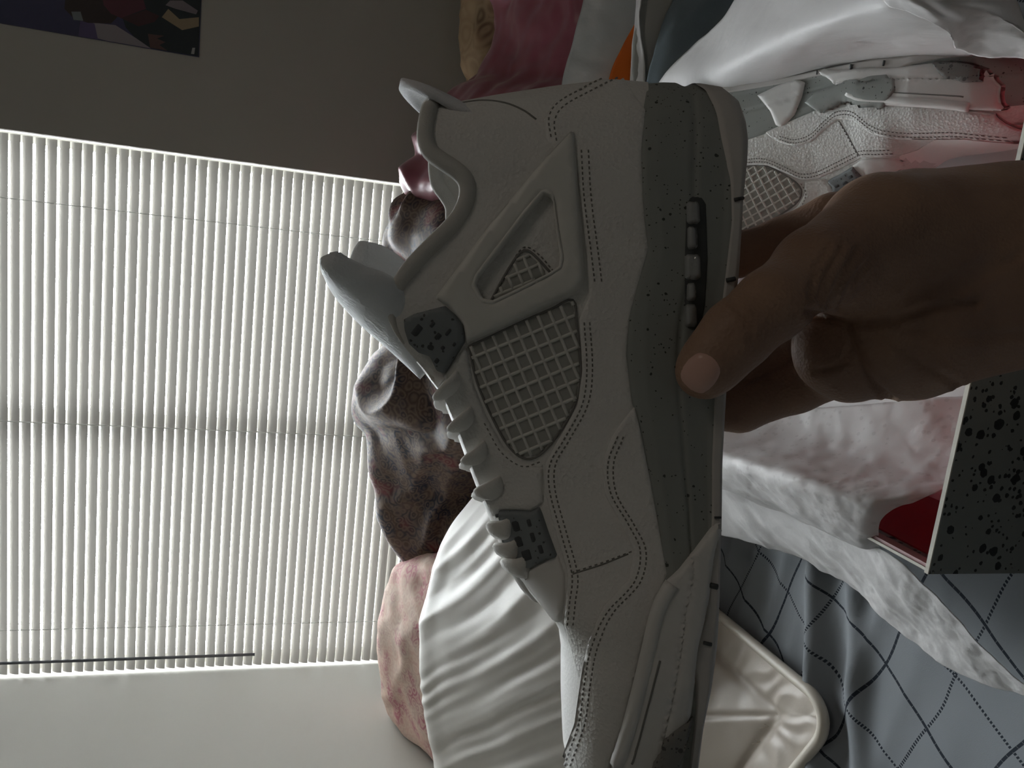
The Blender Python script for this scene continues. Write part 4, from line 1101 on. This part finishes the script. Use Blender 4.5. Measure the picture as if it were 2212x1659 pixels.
# creases of the palm and thumb, pressed into the lens-facing skin
def vnorm(V, Fc):
    N = np.zeros_like(V); A = np.array(Fc); n1 = np.cross(V[A[:, 2]] - V[A[:, 0]], V[A[:, 3]] - V[A[:, 1]])
    for i in range(4): np.add.at(N, A[:, i], n1)
    return N / (np.linalg.norm(N, axis=1, keepdims=True) + 1e-12)
HN = vnorm(HVt, HFc)
Q = (HVt - EYE) @ RW; PX_ = np.c_[CX - Q[:, 0] * F / Q[:, 2], CY + Q[:, 1] * F / Q[:, 2]]
facing = np.einsum('ij,ij->i', HN, EYE - HVt) > 0
CREASE = [([(1832, 705), (1855, 760), (1880, 815), (1925, 862)], 7, .0022), ([(1880, 700), (1935, 745), (2000, 790), (2070, 830)], 8, .0012), ([(1745, 672), (1800, 690), (1860, 700), (1930, 690), (2030, 662), (2110, 655)], 8, .0022),
          ([(1905, 690), (1990, 715), (2090, 730), (2212, 720)], 9, .0010), ([(1790, 662), (1815, 600), (1850, 540)], 6, .0011), ([(1768, 650), (1785, 590), (1820, 530)], 6, .0009), ([(1815, 665), (1840, 610), (1880, 560)], 6, .0009),
          ([(1748, 640), (1762, 585), (1790, 535)], 6, .0008), ([(1575, 640), (1610, 690), (1630, 750)], 6, .0007), ([(1760, 800), (1810, 790), (1845, 740)], 7, .0009), ([(1960, 640), (2050, 610), (2150, 560)], 12, .0010), ([(2040, 640), (2120, 600), (2212, 545)], 10, .0010)]
push = np.zeros(len(HVt))
for L_, wd, dp in CREASE:
    q = resample(L_, 6); sel = np.where(facing)[0]
    A_ = q[:-1]; D_ = q[1:] - q[:-1]; L2_ = (D_ ** 2).sum(1)
    pp_ = PX_[sel]; near = (pp_[:, 0] > q[:, 0].min() - 40) & (pp_[:, 0] < q[:, 0].max() + 40) & (pp_[:, 1] > q[:, 1].min() - 40) & (pp_[:, 1] < q[:, 1].max() + 40)
    sel = sel[near]; pp_ = PX_[sel]
    t = np.clip(((pp_[:, None] - A_) * D_).sum(2) / L2_, 0, 1); dd = np.sqrt((((A_ + t[..., None] * D_) - pp_[:, None]) ** 2).sum(2).min(1))
    push[sel] += dp * (np.exp(-(dd / wd) ** 2) - .35 * np.exp(-((dd - 2 * wd) / wd) ** 2))
HVt -= HN * push[:, None]
hand = empty('person', tuple(PD(2200, 590, .35)), 'bare brown hand gripping the sneaker sole, thumb in front, fingers behind', 'person')
hand_o = mk('hand', HVt, HFc, MATS['brown_skin'], hand)
HB_ = BVHTree.FromPolygons([Vector(p) for p in HVt], HFc)
# thumbnail: a thin curved plate set on the tip
NV = []; NFc = []
c_n = np.array((1513, 806)); ax_ = np.array((-.62, .78)); ay_ = np.array((.78, .62))
for i in range(11):
    for j in range(11):
        u, v = i / 10 * 2 - 1, j / 10 * 2 - 1
        k = math.sqrt(max(0, 1 - .30 * v * v)) ; px_ = c_n + ax_ * u * 46 * math.sqrt(1 - .5 * v * v) + ay_ * v * 42 * math.sqrt(1 - .44 * u * u)
        hit = HB_.ray_cast(Vector(EYE), Vector(ray(*px_)).normalized())
        if hit[0] is None: hit = HB_.find_nearest(Vector(PD(px_[0], px_[1], .262)))
        e_ = max(abs(u), abs(v)); NV.append(tuple(hit[0] + (Vector(EYE) - hit[0]).normalized() * (.0011 * (1 - e_ ** 6) - .0003)))
mk('thumbnail', NV, grid_faces(11, 11), MATS['nail'], hand)
